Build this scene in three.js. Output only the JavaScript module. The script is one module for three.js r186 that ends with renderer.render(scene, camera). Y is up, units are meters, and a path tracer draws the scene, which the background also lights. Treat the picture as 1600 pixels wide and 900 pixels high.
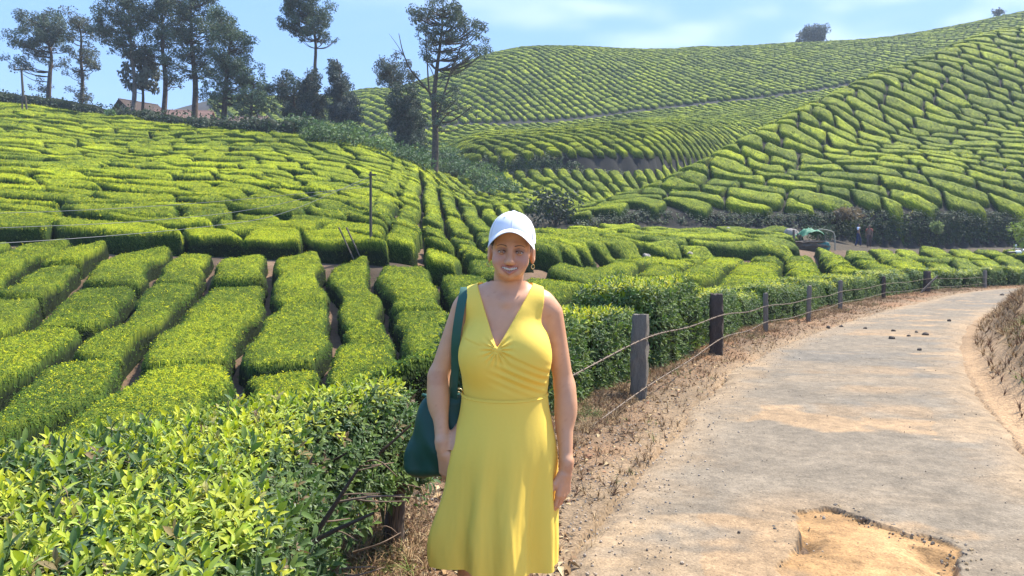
import * as THREE from 'three';
import { mergeGeometries } from 'three/addons/utils/BufferGeometryUtils.js';

// ------------------------------------------------------------------ camera, sky, sun, exposure
const scene = new THREE.Scene();
const F = 1172, EYE = 1.5, TILT = Math.atan(50 / F);
const camera = new THREE.PerspectiveCamera(2 * Math.atan(450 / F) * 180 / Math.PI, 16 / 9, 0.05, 2000);
camera.position.set(0, EYE, 0);
camera.rotation.set(-TILT, 0, 0);

const renderer = new THREE.WebGLRenderer({ antialias: true });
renderer.setSize(1024, 576);
renderer.toneMapping = THREE.LinearToneMapping;
renderer.toneMappingExposure = 1.98;
renderer.shadowMap.enabled = true;

const SUN_AZ = 54 * Math.PI / 180, SUN_EL = 56 * Math.PI / 180;
const SUN = new THREE.Vector3(Math.sin(SUN_AZ) * Math.cos(SUN_EL), Math.sin(SUN_EL), -Math.cos(SUN_AZ) * Math.cos(SUN_EL));
const sun = new THREE.DirectionalLight(new THREE.Color().setRGB(1, 0.94, 0.82), 5.0);
sun.name = 'sun';
sun.position.copy(SUN).multiplyScalar(300);
sun.castShadow = true;
sun.shadow.mapSize.set(4096, 4096);
Object.assign(sun.shadow.camera, { left: -150, right: 150, top: 150, bottom: -150, near: 1, far: 800 });
scene.add(sun);

// ------------------------------------------------------------------ numbers and noise
function rng(seed) { let s = seed | 0; return () => { s = (s + 0x6d2b79f5) | 0; let t = Math.imul(s ^ (s >>> 15), 1 | s); t = (t + Math.imul(t ^ (t >>> 7), 61 | t)) ^ t; return ((t ^ (t >>> 14)) >>> 0) / 4294967296; }; }
const clamp = (x, a = 0, b = 1) => Math.min(b, Math.max(a, x));
const lerp = (a, b, t) => a + (b - a) * t;
const sstep = (a, b, x) => { const t = clamp((x - a) / (b - a)); return t * t * (3 - 2 * t); };
function hash3(x, y, z) { let h = Math.imul(x, 374761393) ^ Math.imul(y, 668265263) ^ Math.imul(z, 1274126177); h = Math.imul(h ^ (h >>> 13), 1274126177); return ((h ^ (h >>> 16)) >>> 0) / 4294967296; }
function noise(x, y = 0, z = 0) {           // value noise, -1..1
  const X = Math.floor(x), Y = Math.floor(y), Z = Math.floor(z);
  let u = x - X, v = y - Y, w = z - Z; u = u * u * (3 - 2 * u); v = v * v * (3 - 2 * v); w = w * w * (3 - 2 * w);
  const c = (i, j, k) => hash3(X + i, Y + j, Z + k);
  const a = lerp(lerp(c(0, 0, 0), c(1, 0, 0), u), lerp(c(0, 1, 0), c(1, 1, 0), u), v);
  const b = lerp(lerp(c(0, 0, 1), c(1, 0, 1), u), lerp(c(0, 1, 1), c(1, 1, 1), u), v);
  return lerp(a, b, w) * 2 - 1;
}
function fbm(x, y, z = 0, o = 4) { let s = 0, a = 0.5; for (let i = 0; i < o; i++) { s += a * noise(x, y, z + i * 17); x *= 2.03; y *= 2.03; z *= 2.03; a *= 0.5; } return s; }
const V = (x, y, z) => new THREE.Vector3(x, y, z);

// a computed sky: clear air, a paler horizon, a bright region round the sun and thin high cloud
{
  const W = 1024, Hh = 512, data = new Float32Array(W * Hh * 4);
  for (let j = 0; j < Hh; j++) {
    const el = ((j + 0.5) / Hh - 0.5) * Math.PI, y = Math.sin(el), c = Math.cos(el);
    for (let i = 0; i < W; i++) {
      const th = ((i + 0.5) / W - 0.5) * 2 * Math.PI, x = c * Math.cos(th), z = c * Math.sin(th);
      const up = Math.max(y, 0), hz = Math.exp(-up * 4.2);
      const mu = x * SUN.x + y * SUN.y + z * SUN.z, g = Math.pow(Math.max(mu, 0), 3);
      let r = lerp(0.12, 0.37, hz), gg = lerp(0.28, 0.57, hz), b = lerp(0.66, 0.84, hz);
      const glow = 0.30 * g + 0.7 * Math.pow(Math.max(mu, 0), 24);
      r += glow * 0.52; gg += glow * 0.5; b += glow * 0.40;
      if (y > 0.01) {                        // cirrus on a plane high above
        const k = 1 / (y + 0.10), u = x * k, v = z * k;
        const warp = fbm(u * 0.8, v * 0.8, 3.1, 3);
        let cl = fbm(u * 2.0 + warp * 1.8, v * 3.4 + warp * 1.2, 7.7, 6) - 0.04 + 0.22 * noise(u * 0.5 + 4, v * 0.5, 9) + 0.17 * g;
        cl = sstep(0.02, 0.5, cl) * sstep(0.0, 0.12, y) * 0.5 * sstep(0.36, 0.8, mu);
        r = lerp(r, 0.92, cl); gg = lerp(gg, 0.96, cl); b = lerp(b, 1.02, cl);
      }
      if (y < 0) { const t = sstep(0, 0.25, -y); r = lerp(r, 0.16, t); gg = lerp(gg, 0.18, t); b = lerp(b, 0.12, t); }
      const o = (j * W + i) * 4; data[o] = r; data[o + 1] = gg; data[o + 2] = b; data[o + 3] = 1;
    }
  }
  const sky = new THREE.DataTexture(data, W, Hh, THREE.RGBAFormat, THREE.FloatType);
  sky.mapping = THREE.EquirectangularReflectionMapping; sky.magFilter = THREE.LinearFilter; sky.minFilter = THREE.LinearFilter; sky.needsUpdate = true;
  scene.background = sky; scene.environment = sky; scene.backgroundIntensity = 0.98; scene.environmentIntensity = 0.98;
}
scene.fog = new THREE.FogExp2(new THREE.Color().setRGB(0.72, 0.82, 0.95), 0.0006);

// ------------------------------------------------------------------ naming
const used = {};
function numbered(name) { const n = used[name] = (used[name] ?? -1) + 1; return n ? name + '_' + String(n).padStart(3, '0') : name; }
function tag(o, label, category, group) { o.userData.label = label; o.userData.category = category; if (group) o.userData.group = group; return o; }
const ONES = ['', 'first', 'second', 'third', 'fourth', 'fifth', 'sixth', 'seventh', 'eighth', 'ninth', 'tenth', 'eleventh', 'twelfth', 'thirteenth', 'fourteenth', 'fifteenth', 'sixteenth', 'seventeenth', 'eighteenth', 'nineteenth'], TENS = ['', '', 'twenty', 'thirty', 'forty', 'fifty'], TENTH = ['', '', 'twentieth', 'thirtieth', 'fortieth', 'fiftieth'];
const nth = (n) => (n < 20 ? ONES[n] : n % 10 ? TENS[Math.floor(n / 10)] + '-' + ONES[n % 10] : TENTH[n / 10]);
function thing(name, label, category, group, pos) { const g = new THREE.Group(); g.name = numbered(name); if (pos) g.position.copy(pos); tag(g, label, category, group); scene.add(g); return g; }
function shade(o) { o.castShadow = true; o.receiveShadow = true; return o; }
function mesh(name, geo, m, parent) { const o = shade(new THREE.Mesh(geo, m)); if (parent) { o.name = name; parent.add(o); } else { o.name = numbered(name); scene.add(o); } return o; }
function struct(name, geo, m) { const o = mesh(name, geo, m); o.userData.kind = 'structure'; return o; }
function stuff(o, label, category) { o.userData.kind = 'stuff'; if (label) tag(o, label, category); return o; }

// ------------------------------------------------------------------ textures and materials
function dataTex(n, fn, srgb) {            // tileable, n x n bytes
  const d = new Uint8Array(n * n * 4);
  for (let j = 0; j < n; j++) for (let i = 0; i < n; i++) { const c = fn(i / n, j / n), o = (j * n + i) * 4; d[o] = 255 * clamp(c[0]); d[o + 1] = 255 * clamp(c[1]); d[o + 2] = 255 * clamp(c[2]); d[o + 3] = 255; }
  const t = new THREE.DataTexture(d, n, n); t.wrapS = t.wrapT = THREE.RepeatWrapping; t.magFilter = THREE.LinearFilter; t.minFilter = THREE.LinearMipmapLinearFilter; t.generateMipmaps = true; t.needsUpdate = true;
  if (srgb) t.colorSpace = THREE.SRGBColorSpace; return t;
}
function tnoise(u, v, n, seed) {           // tileable value noise, 0..1
  const x = u * n, y = v * n, X = Math.floor(x), Y = Math.floor(y); let a = x - X, b = y - Y; a = a * a * (3 - 2 * a); b = b * b * (3 - 2 * b);
  const c = (i, j) => hash3(((X + i) % n + n) % n, ((Y + j) % n + n) % n, seed);
  return lerp(lerp(c(0, 0), c(1, 0), a), lerp(c(0, 1), c(1, 1), a), b);
}
const grit = dataTex(512, (u, v) => {
  const a = tnoise(u, v, 256, 1), b = tnoise(u, v, 96, 2), c = tnoise(u, v, 24, 3), e = tnoise(u, v, 8, 4);
  const peb = tnoise(u, v, 128, 9) > 0.86 ? 0.25 : 0, dk = tnoise(u, v, 170, 12) > 0.88 ? -0.3 : 0;
  const g = 0.50 + 0.26 * (a - 0.5) + 0.22 * (b - 0.5) + 0.2 * (c - 0.5) + 0.1 * (e - 0.5) + peb + dk; return [g + 0.2, g + 0.19, g + 0.17];
});
const gritBump = dataTex(512, (u, v) => { const g = 0.4 * tnoise(u, v, 200, 21) + 0.35 * tnoise(u, v, 90, 22) + 0.25 * tnoise(u, v, 30, 23); return [g, g, g]; });
const leafGrain = dataTex(512, (u, v) => {
  const a = tnoise(u, v, 220, 31), b = tnoise(u, v, 110, 32), c = tnoise(u, v, 40, 33), e = tnoise(u, v, 12, 34);
  const k = clamp(0.55 + 1.3 * (a - 0.5) + 1.1 * (b - 0.5) + 0.5 * (c - 0.5) + 0.3 * (e - 0.5));
  return [0.12 + 0.88 * k, 0.26 + 0.74 * k, 0.2 + 0.7 * k];
});
const leafBump = dataTex(512, (u, v) => { const g = 0.4 * tnoise(u, v, 160, 41) + 0.35 * tnoise(u, v, 80, 42) + 0.25 * tnoise(u, v, 30, 43); return [g, g, g]; });
const barkTex = dataTex(256, (u, v) => { const g = 0.55 + 0.5 * (tnoise(u, v, 60, 51) - 0.5) + 0.4 * (tnoise(u * 1, v, 14, 52) - 0.5); return [g, g * 0.97, g * 0.93]; });
const weave = dataTex(256, (u, v) => { const g = 0.5 + 0.25 * Math.sin(u * 2 * Math.PI * 64) * Math.sin(v * 2 * Math.PI * 64) + 0.2 * (tnoise(u, v, 20, 61) - 0.5); return [g, g, g]; });
const rgb = (r, g, b) => new THREE.Color().setRGB(r, g, b);
const S = (o) => new THREE.MeshStandardMaterial({ side: THREE.DoubleSide, ...o });
const PH = (o) => new THREE.MeshPhysicalMaterial({ side: THREE.DoubleSide, ...o });
const M = {
  soil: S({ vertexColors: true, map: grit, bumpMap: gritBump, bumpScale: 0.02, roughness: 1 }),
  road: S({ vertexColors: true, map: grit, bumpMap: gritBump, bumpScale: 0.006, roughness: 0.92 }),
  bush: PH({ specularIntensity: 0.25, vertexColors: true, map: leafGrain, bumpMap: leafBump, bumpScale: 0.05, roughness: 0.8 }),
  farBush: PH({ specularIntensity: 0.2, vertexColors: true, map: leafGrain, bumpMap: leafBump, bumpScale: 0.12, roughness: 0.85 }),
  leaf: PH({ color: rgb(1, 1, 1), roughness: 0.95, transmission: 0.38, thickness: 0, clearcoat: 0.12, clearcoatRoughness: 0.45 }),
  shoot: PH({ color: rgb(1, 1, 1), roughness: 0.97, transmission: 0.36, thickness: 0, specularIntensity: 0.3 }),
  leafV: PH({ color: rgb(1, 1, 1), vertexColors: true, roughness: 0.95, transmission: 0.3, thickness: 0, clearcoat: 0.12, clearcoatRoughness: 0.45 }),
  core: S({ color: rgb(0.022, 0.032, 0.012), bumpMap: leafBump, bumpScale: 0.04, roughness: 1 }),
  bark: S({ color: rgb(0.16, 0.115, 0.085), map: barkTex, bumpMap: barkTex, bumpScale: 0.01, roughness: 0.95 }),
  paleBark: S({ color: rgb(0.30, 0.25, 0.21), map: barkTex, bumpMap: barkTex, bumpScale: 0.02, roughness: 0.95 }),
  twig: S({ color: rgb(0.19, 0.13, 0.09), roughness: 0.95 }),
  straw: S({ color: rgb(1, 1, 1), roughness: 0.9 }),
  stone: S({ color: rgb(1, 1, 1), roughness: 0.95 }),
  concrete: S({ color: rgb(0.30, 0.265, 0.22), map: grit, bumpMap: gritBump, bumpScale: 0.008, roughness: 0.95 }),
  wire: S({ color: rgb(0.20, 0.15, 0.11), roughness: 0.7, metalness: 0.3 }),
  cable: S({ color: rgb(0.24, 0.24, 0.24), roughness: 0.6 }),
  pole: S({ color: rgb(0.10, 0.085, 0.07), roughness: 0.9 }),
};

// ------------------------------------------------------------------ the lie of the land
// The road lies at 0; the camera is 1.5 above it. For each bearing (given as the column it has in the photograph, d = metres ahead) the feature lines of the land:
// valley edge, field top, path front, path back, field line, bank foot, bank top, mid slope, crest, behind it, terrace foot, terrace top, contour road, its bank, ridge
const LAND = [
  [-560, 8, -1, 21, 1.5, 21.6, 1.8, 23.3, 2.15, 42, 8.2, 49, 10.4, 56, 12.6, 65, 15.5, 78, 19.5, 86, 22, 100, 22, 120, 20, 150, 16, 150.9, 16.75, 230, 10],
  [0, 8, -1, 22.3, 1.35, 22.9, 1.65, 24.6, 2, 44, 6.7, 50, 8.2, 57, 10.2, 65, 12.6, 74, 15.5, 80, 17.5, 100, 19.5, 120, 15, 150, 13, 150.9, 13.75, 230, 12],
  [200, 8.5, -1, 22, 1.15, 22.6, 1.45, 24.5, 1.8, 43, 5.8, 49, 7.1, 55, 8.6, 62, 10.5, 70, 12.9, 78, 15.2, 100, 18, 120, 13, 160, 14, 160.9, 14.75, 230, 40],
  [400, 9, -1.1, 21.5, 0.95, 22.1, 1.25, 24, 1.6, 41, 5, 46, 6.1, 52, 7.6, 58, 9.2, 64, 10.9, 72, 13, 95, 15.8, 115, 12, 160, 22, 160.9, 22.75, 250, 52],
  [480, 9, -1.1, 21.2, 0.87, 21.8, 1.17, 23.5, 1.52, 40, 4.4, 45, 5.5, 50, 6.8, 55, 8.1, 61, 9.6, 72, 13, 95, 15, 115, 13, 155, 22, 155.9, 22.75, 245, 50],
  [600, 9.5, -1.1, 20.5, 0.75, 21.1, 1.05, 22.8, 1.35, 37, 3.2, 42, 4.2, 47, 5.3, 52, 6.4, 58, 7.7, 72, 11.4, 95, 13, 110, 13, 150, 25.5, 150.9, 26.25, 212, 46.5],
  [760, 9.5, -1, 19.5, 0.2, 20.1, 0.4, 21.5, 0.5, 33, 1.3, 37, 1.8, 42, 2.5, 47, 3.3, 52, 4.2, 64, 5.2, 85, 10.1, 85.6, 12, 148, 27, 148.9, 27.75, 215, 56],
  [850, 9, -0.8, 24, 0.45, 24.6, 0.55, 27, 1.05, 46, 2.4, 50, 2.6, 52, 3, 56, 3.8, 60, 4.7, 64, 5.2, 84, 10.6, 84.6, 12.5, 152, 27.8, 152.9, 28.55, 220, 60.2],
  [1000, 9, -0.4, 36, 0.6, 37, 0.62, 39, 1.45, 51, 2.6, 55.75, 3.7, 56.5, 4.65, 60, 5.7, 63, 6.7, 72, 5, 86, 10.8, 86.6, 12.7, 160, 31.8, 160.9, 32.55, 232, 62.3],
  [1200, 12, -0.1, 40, 0.63, 41, 0.66, 43, 1.5, 52, 2.6, 57.25, 3.6, 58, 4.5, 68, 9.4, 77, 14.6, 98, 11, 115, 14, 115.6, 15.9, 168, 36.3, 168.9, 37.05, 245, 66.7],
  [1400, 20, 0, 45, 0.9, 46, 1, 50, 1.5, 54, 1.9, 59.25, 2.2, 60, 4.7, 78, 13.3, 98, 25.5, 125, 20, 140, 24, 140.6, 25.9, 180, 44, 180.9, 44.75, 240, 68.5],
  [1600, 30, 0, 45, 0.8, 46, 0.9, 50, 1.4, 55, 1.9, 61.25, 2.2, 62, 4.5, 84, 15.7, 118, 36.4, 145, 32, 160, 36, 160.6, 37.9, 190, 54, 190.9, 54.75, 225, 72.5],
  [2150, 30, 0, 45, 0.7, 46, 0.8, 50, 1.2, 55, 1.7, 61.25, 2.1, 62, 4.4, 88, 20, 135, 49, 160, 46, 175, 48, 175.6, 49.9, 200, 62, 200.9, 62.75, 235, 82],
];
const K = { valley: 1, fieldTop: 2, pathFront: 3, pathBack: 4, line: 5, foot: 6, bank: 7, mid: 8, crest: 9, behind: 10, terrFoot: 11, terrTop: 12, contour: 13, contourTop: 14, ridge: 15 };
const NK = 18;
function pchipSlopes(x, y) {
  const n = x.length, m = new Float64Array(n), s = []; for (let i = 0; i < n - 1; i++) s.push((y[i + 1] - y[i]) / (x[i + 1] - x[i]));
  for (let i = 1; i < n - 1; i++) m[i] = s[i - 1] * s[i] <= 0 ? 0 : 2 * s[i - 1] * s[i] / (s[i - 1] + s[i]);
  m[0] = s[0]; m[n - 1] = s[n - 2]; return m;
}
function pchip(x, y, m, t) {
  const n = x.length; if (t <= x[0]) return y[0]; if (t >= x[n - 1]) return y[n - 1];
  let i = 0; while (t > x[i + 1]) i++;
  const h = x[i + 1] - x[i], u = (t - x[i]) / h, u2 = u * u, u3 = u2 * u;
  return (2 * u3 - 3 * u2 + 1) * y[i] + (u3 - 2 * u2 + u) * h * m[i] + (3 * u2 - 2 * u3) * y[i + 1] + (u3 - u2) * h * m[i + 1];
}
const AZN = 1440, FR = [], FH = [], FM = [];   // fine bearings all the way round
{
  const cols = LAND.map((c) => {
    const px = c[0], az = Math.atan((px - 800) / F), q = 1 / Math.cos(az), r = [0], h = [0];
    for (let i = 1; i < c.length; i += 2) { r.push(c[i] * q); h.push(c[i + 1]); }
    const R = r[r.length - 1], Hh = h[h.length - 1]; r.push(R + 40, 420); h.push(Hh - 6, Math.min(Hh, 25) - 5);
    return { az, r, h };
  });
  const quiet = (az, s) => { const e = cols[5]; return { az, r: e.r.slice(), h: e.h.map((v, k) => (k < 9 ? 0.25 * k * s : 2 * s + (k - 9) * 1.5 * s)) }; };
  const all = [quiet(-Math.PI - 0.01, 0.5), quiet(-1.9, 0.8), ...cols, quiet(1.9, 0.8), quiet(Math.PI + 0.01, 0.5)];
  const az = all.map((c) => c.az), PR = [], PHt = [];
  for (let k = 0; k < NK; k++) { const r = all.map((c) => c.r[k]), h = all.map((c) => c.h[k]); PR.push([r, pchipSlopes(az, r)]); PHt.push([h, pchipSlopes(az, h)]); }
  for (let i = 0; i <= AZN; i++) {
    const a = (i / AZN - 0.5) * 2 * Math.PI, r = [], h = [];
    for (let k = 0; k < NK; k++) { r.push(pchip(az, PR[k][0], PR[k][1], a)); h.push(pchip(az, PHt[k][0], PHt[k][1], a)); }
    FR.push(r); FH.push(h); FM.push(pchipSlopes(r, h));
  }
}
function rawHeight(x, z) {
  const a = Math.atan2(x, -z), r = Math.hypot(x, z), f = (a / (2 * Math.PI) + 0.5) * AZN, i = Math.min(AZN - 1, Math.floor(f)), t = f - i;
  return lerp(pchip(FR[i], FH[i], FM[i], r), pchip(FR[i + 1], FH[i + 1], FM[i + 1], r), t);
}
function lineRadius(az, kap) { const f = (az / (2 * Math.PI) + 0.5) * AZN, i = Math.min(AZN - 1, Math.floor(f)), t = f - i, k = Math.min(NK - 2, Math.floor(kap)); const g = (k) => lerp(FR[i][k], FR[i + 1][k], t); return lerp(g(k), g(k + 1), kap - k); }
function kappa(x, z) {                       // which feature lines a place lies between
  const a = Math.atan2(x, -z), r = Math.hypot(x, z), i = Math.round((a / (2 * Math.PI) + 0.5) * AZN), R = FR[i];
  let k = 0; while (k < NK - 2 && r > R[k + 1]) k++; return k + clamp((r - R[k]) / (R[k + 1] - R[k]));
}
const colOf = (x, z) => 800 + F * x / Math.max(-z, 0.01);
function onLine(col, kap) { const az = Math.atan((col - 800) / F), r = lineRadius(az, kap); return [r * Math.sin(az), -r * Math.cos(az)]; }

// road edges and fence line on the ground, x to the right, d ahead
const curve = (pts) => new THREE.CatmullRomCurve3(pts.map(([x, d]) => V(x, 0, -d)), false, 'centripetal');
const leftEdge = curve([[-1.6, -14], [-0.9, -6], [-0.6, -2], [-0.25, 1], [0.3, 3.5], [1.25, 5.86], [2.48, 8.8], [3.66, 11], [6, 14.65], [9.5, 19.5], [13.9, 25], [19.9, 32], [28, 38], [40, 43], [60, 47], [90, 49]]);
const rightEdge = curve([[0.9, -14], [1.6, -6], [1.9, -2], [2.3, 1], [2.95, 3.5], [4.05, 6.1], [5.37, 8.8], [6.57, 11], [8.8, 14.65], [12.3, 19.5], [15.4, 22.5], [21.5, 28.5], [29, 34], [41, 39.2], [61, 43], [91, 45]]);
const fenceLine = curve([[-0.75, 3.3], [0.3, 5.6], [1.33, 7.8], [3.06, 11.2], [4.85, 14.3], [6.6, 16.7], [8.8, 20.2], [16.7, 30], [24, 36.2], [36, 42.2], [56, 46.8], [86, 50.5]]);
const poly = (c, n) => c.getSpacedPoints(n).map((p) => [p.x, p.z]);
const LE = poly(leftEdge, 160), RE = poly(rightEdge, 160), FLn = poly(fenceLine, 160);
function sideOver(line, x, z, i0, i1) {
  let best = 1e9, s = 1, at = 0;
  for (let i = i0; i < i1; i++) {
    const [ax, az] = line[i], [bx, bz] = line[i + 1], dx = bx - ax, dz = bz - az, t = clamp(((x - ax) * dx + (z - az) * dz) / (dx * dx + dz * dz));
    const ex = x - ax - t * dx, ez = z - az - t * dz, d = ex * ex + ez * ez;
    if (d < best) { best = d; s = dx * ez - dz * ex < 0 ? 1 : -1; at = i; }
  }
  return [s * Math.sqrt(best), at];
}
const NEARBY = new Map();
function side(line, x, z) {                  // signed distance, + to the left of the way
  let g = NEARBY.get(line); if (!g) NEARBY.set(line, g = new Map());
  const X = Math.round(x / 2), Z = Math.round(z / 2), key = X * 4096 + Z; let at = g.get(key);
  if (at === undefined) g.set(key, at = sideOver(line, X * 2, Z * 2, 0, line.length - 1)[1]);
  return sideOver(line, x, z, Math.max(0, at - 7), Math.min(line.length - 1, at + 8))[0];
}
const inBox = (x, z) => z > -70 && z < 25 && x > -25 && x < 110;
function height(x, z) {
  let h = rawHeight(x, z); const r = Math.hypot(x, z);
  if (inBox(x, z)) {
    const sl = side(LE, x, z), sr = side(RE, x, z);
    const w = sl > 0 ? 1 - sstep(2.0, 5.0, sl) : 1 - sstep(9, 16, -sl);
    let road = 0;
    if (sr < 0) {                            // the dry bank on the right of the bend
      const e = -sr, d = -z; const along = sstep(5.0, 8.5, d) * (1 - sstep(17, 23, d));
      road += along * (0.62 + 0.2 * noise(x * 0.9, z * 0.9, 5)) * sstep(0.12, 1.1, e) * (1 - 0.75 * sstep(1.9, 3.4, e)) + 0.1 * sstep(0.1, 1.5, e);
    }
    if (sl > 0) road += 0.05 * fbm(x * 2.1, z * 2.1, 8, 3) * sstep(0, 0.5, sl) + 0.06 * sstep(0.3, 1.2, sl) + 0.012;
    if (sl < 0.05 && sr > -0.05) road -= 0.06;
    else road += 0.016 * fbm(x * 9, z * 9, 2, 2);
    h = lerp(h, road, w);
  }
  if (r > 30) h += clamp((r - 30) / 60) * 0.5 * fbm(x * 0.09, z * 0.09, 4, 3);
  return h;
}
const CT = Math.cos(TILT), ST = Math.sin(TILT);
function hit(px, py) { const rx = (px - 800) / F, ry = -(py - 450) / F, k = EYE / (ST * 1 - ry * CT); return [rx * k, (ry * ST + CT) * k]; }   // where a line of sight meets the road, x and d
// a place given by the column and row it has in the photograph and its distance ahead
function at(px, py, d) { const rx = (px - 800) / F, ry = -(py - 450) / F, k = d / (ry * ST + CT); return V(rx * k, EYE + (ry * CT - ST) * k, -d); }
const ground = (px, d) => { const x = (px - 800) / F * d; return V(x, height(x, -d), -d); };

// ------------------------------------------------------------------ hillside ground
{
  const az = []; for (let a = -180; a < -52; a += 4) az.push(a); for (let a = -52; a <= 52; a += 0.28) az.push(a); for (let a = 54; a < 180; a += 4) az.push(a);
  az.push(180);
  const rs = [0.02]; let r = 0.35; while (r < 420) { rs.push(r); r *= r < 25 ? 1.014 : r < 130 ? 1.011 : 1.025; } rs.push(420);
  const P = [], C = [], UV = [], I = [], A = az.length;
  for (const R of rs) for (const a of az) {
    const t = a * Math.PI / 180, x = R * Math.sin(t), z = -R * Math.cos(t), y = height(x, z); P.push(x, y, z); UV.push(x * 0.55, z * 0.55);
    const n = fbm(x * 0.5, z * 0.5, 1, 4), k = kappa(x, z);
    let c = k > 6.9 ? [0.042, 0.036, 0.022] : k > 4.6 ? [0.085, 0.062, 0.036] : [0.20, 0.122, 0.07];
    if (inBox(x, z)) {
      const sl = side(LE, x, z), sr = side(RE, x, z);
      if (sl > -0.2 && sl < 4) { const red = sstep(-0.1, 0.35, fbm(x * 1.1, z * 1.1, 6, 3)); c = [lerp(0.25, 0.33, red), lerp(0.155, 0.165, red), lerp(0.085, 0.075, red)]; const pale = 0.75 * sstep(0.55, 0.05, sl + 0.5 * n); c = c.map((v, i) => lerp(v, [0.40, 0.28, 0.165][i], pale)); }
      else if (sr < 0) { const g = sstep(0, 0.3, fbm(x * 1.3, z * 1.3, 12, 3)); c = [lerp(0.42, 0.20, g), lerp(0.26, 0.13, g), lerp(0.13, 0.06, g)]; if (-sr < 0.5) c = [0.48, 0.31, 0.17]; }
    }
    if (k > 5.9 && k < 7.05 && x > 4) c = [0.036, 0.032, 0.026];  // bank earth darkened: its shade is put into the colour
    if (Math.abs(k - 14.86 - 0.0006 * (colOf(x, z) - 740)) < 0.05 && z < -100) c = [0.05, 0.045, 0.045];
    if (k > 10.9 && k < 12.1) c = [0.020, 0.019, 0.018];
    if (k > 12.95 && k < 14.05) c = [0.024, 0.026, 0.02];  // contour road and its cut: shade put into the soil colour
    if (Math.abs(k - 3) < 1.05 && x < -1.5) { const u = sstep(-0.15, 0.25, n); c = [lerp(0.12, 0.28, u), lerp(0.08, 0.175, u), lerp(0.05, 0.105, u)]; }
    if (R > 250) c = [0.05, 0.08, 0.025];
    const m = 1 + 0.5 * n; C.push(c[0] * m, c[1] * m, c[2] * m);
  }
  for (let i = 0; i + 1 < rs.length; i++) for (let j = 0; j + 1 < A; j++) { const o = i * A + j; I.push(o, o + A, o + 1, o + 1, o + A, o + A + 1); }
  const g = new THREE.BufferGeometry(); g.setAttribute('position', new THREE.Float32BufferAttribute(P, 3)); g.setAttribute('color', new THREE.Float32BufferAttribute(C, 3)); g.setAttribute('uv', new THREE.Float32BufferAttribute(UV, 2)); g.setIndex(I); g.computeVertexNormals();
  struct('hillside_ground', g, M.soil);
}

// ------------------------------------------------------------------ road of worn, dusty asphalt with a broken edge and a hole worn down to the soil
const HOLE = [[1215, 930], [1224, 880], [1236, 840], [1246, 806], [1292, 795], [1330, 804], [1352, 812], [1372, 822], [1400, 831], [1418, 843], [1442, 838], [1476, 849], [1496, 860], [1494, 876], [1503, 892], [1512, 930]].map(([c, r]) => hit(c, r));
function polyDist(P, x, d) {                 // + inside
  let ins = false, best = 1e9;
  for (let i = 0, j = P.length - 1; i < P.length; j = i++) {
    const [ax, ay] = P[j], [bx, by] = P[i]; if ((ay > d) !== (by > d) && x < (bx - ax) * (d - ay) / (by - ay) + ax) ins = !ins;
    const dx = bx - ax, dy = by - ay, t = clamp(((x - ax) * dx + (d - ay) * dy) / (dx * dx + dy * dy)); best = Math.min(best, Math.hypot(x - ax - t * dx, d - ay - t * dy));
  }
  return ins ? best : -best;
}
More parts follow.
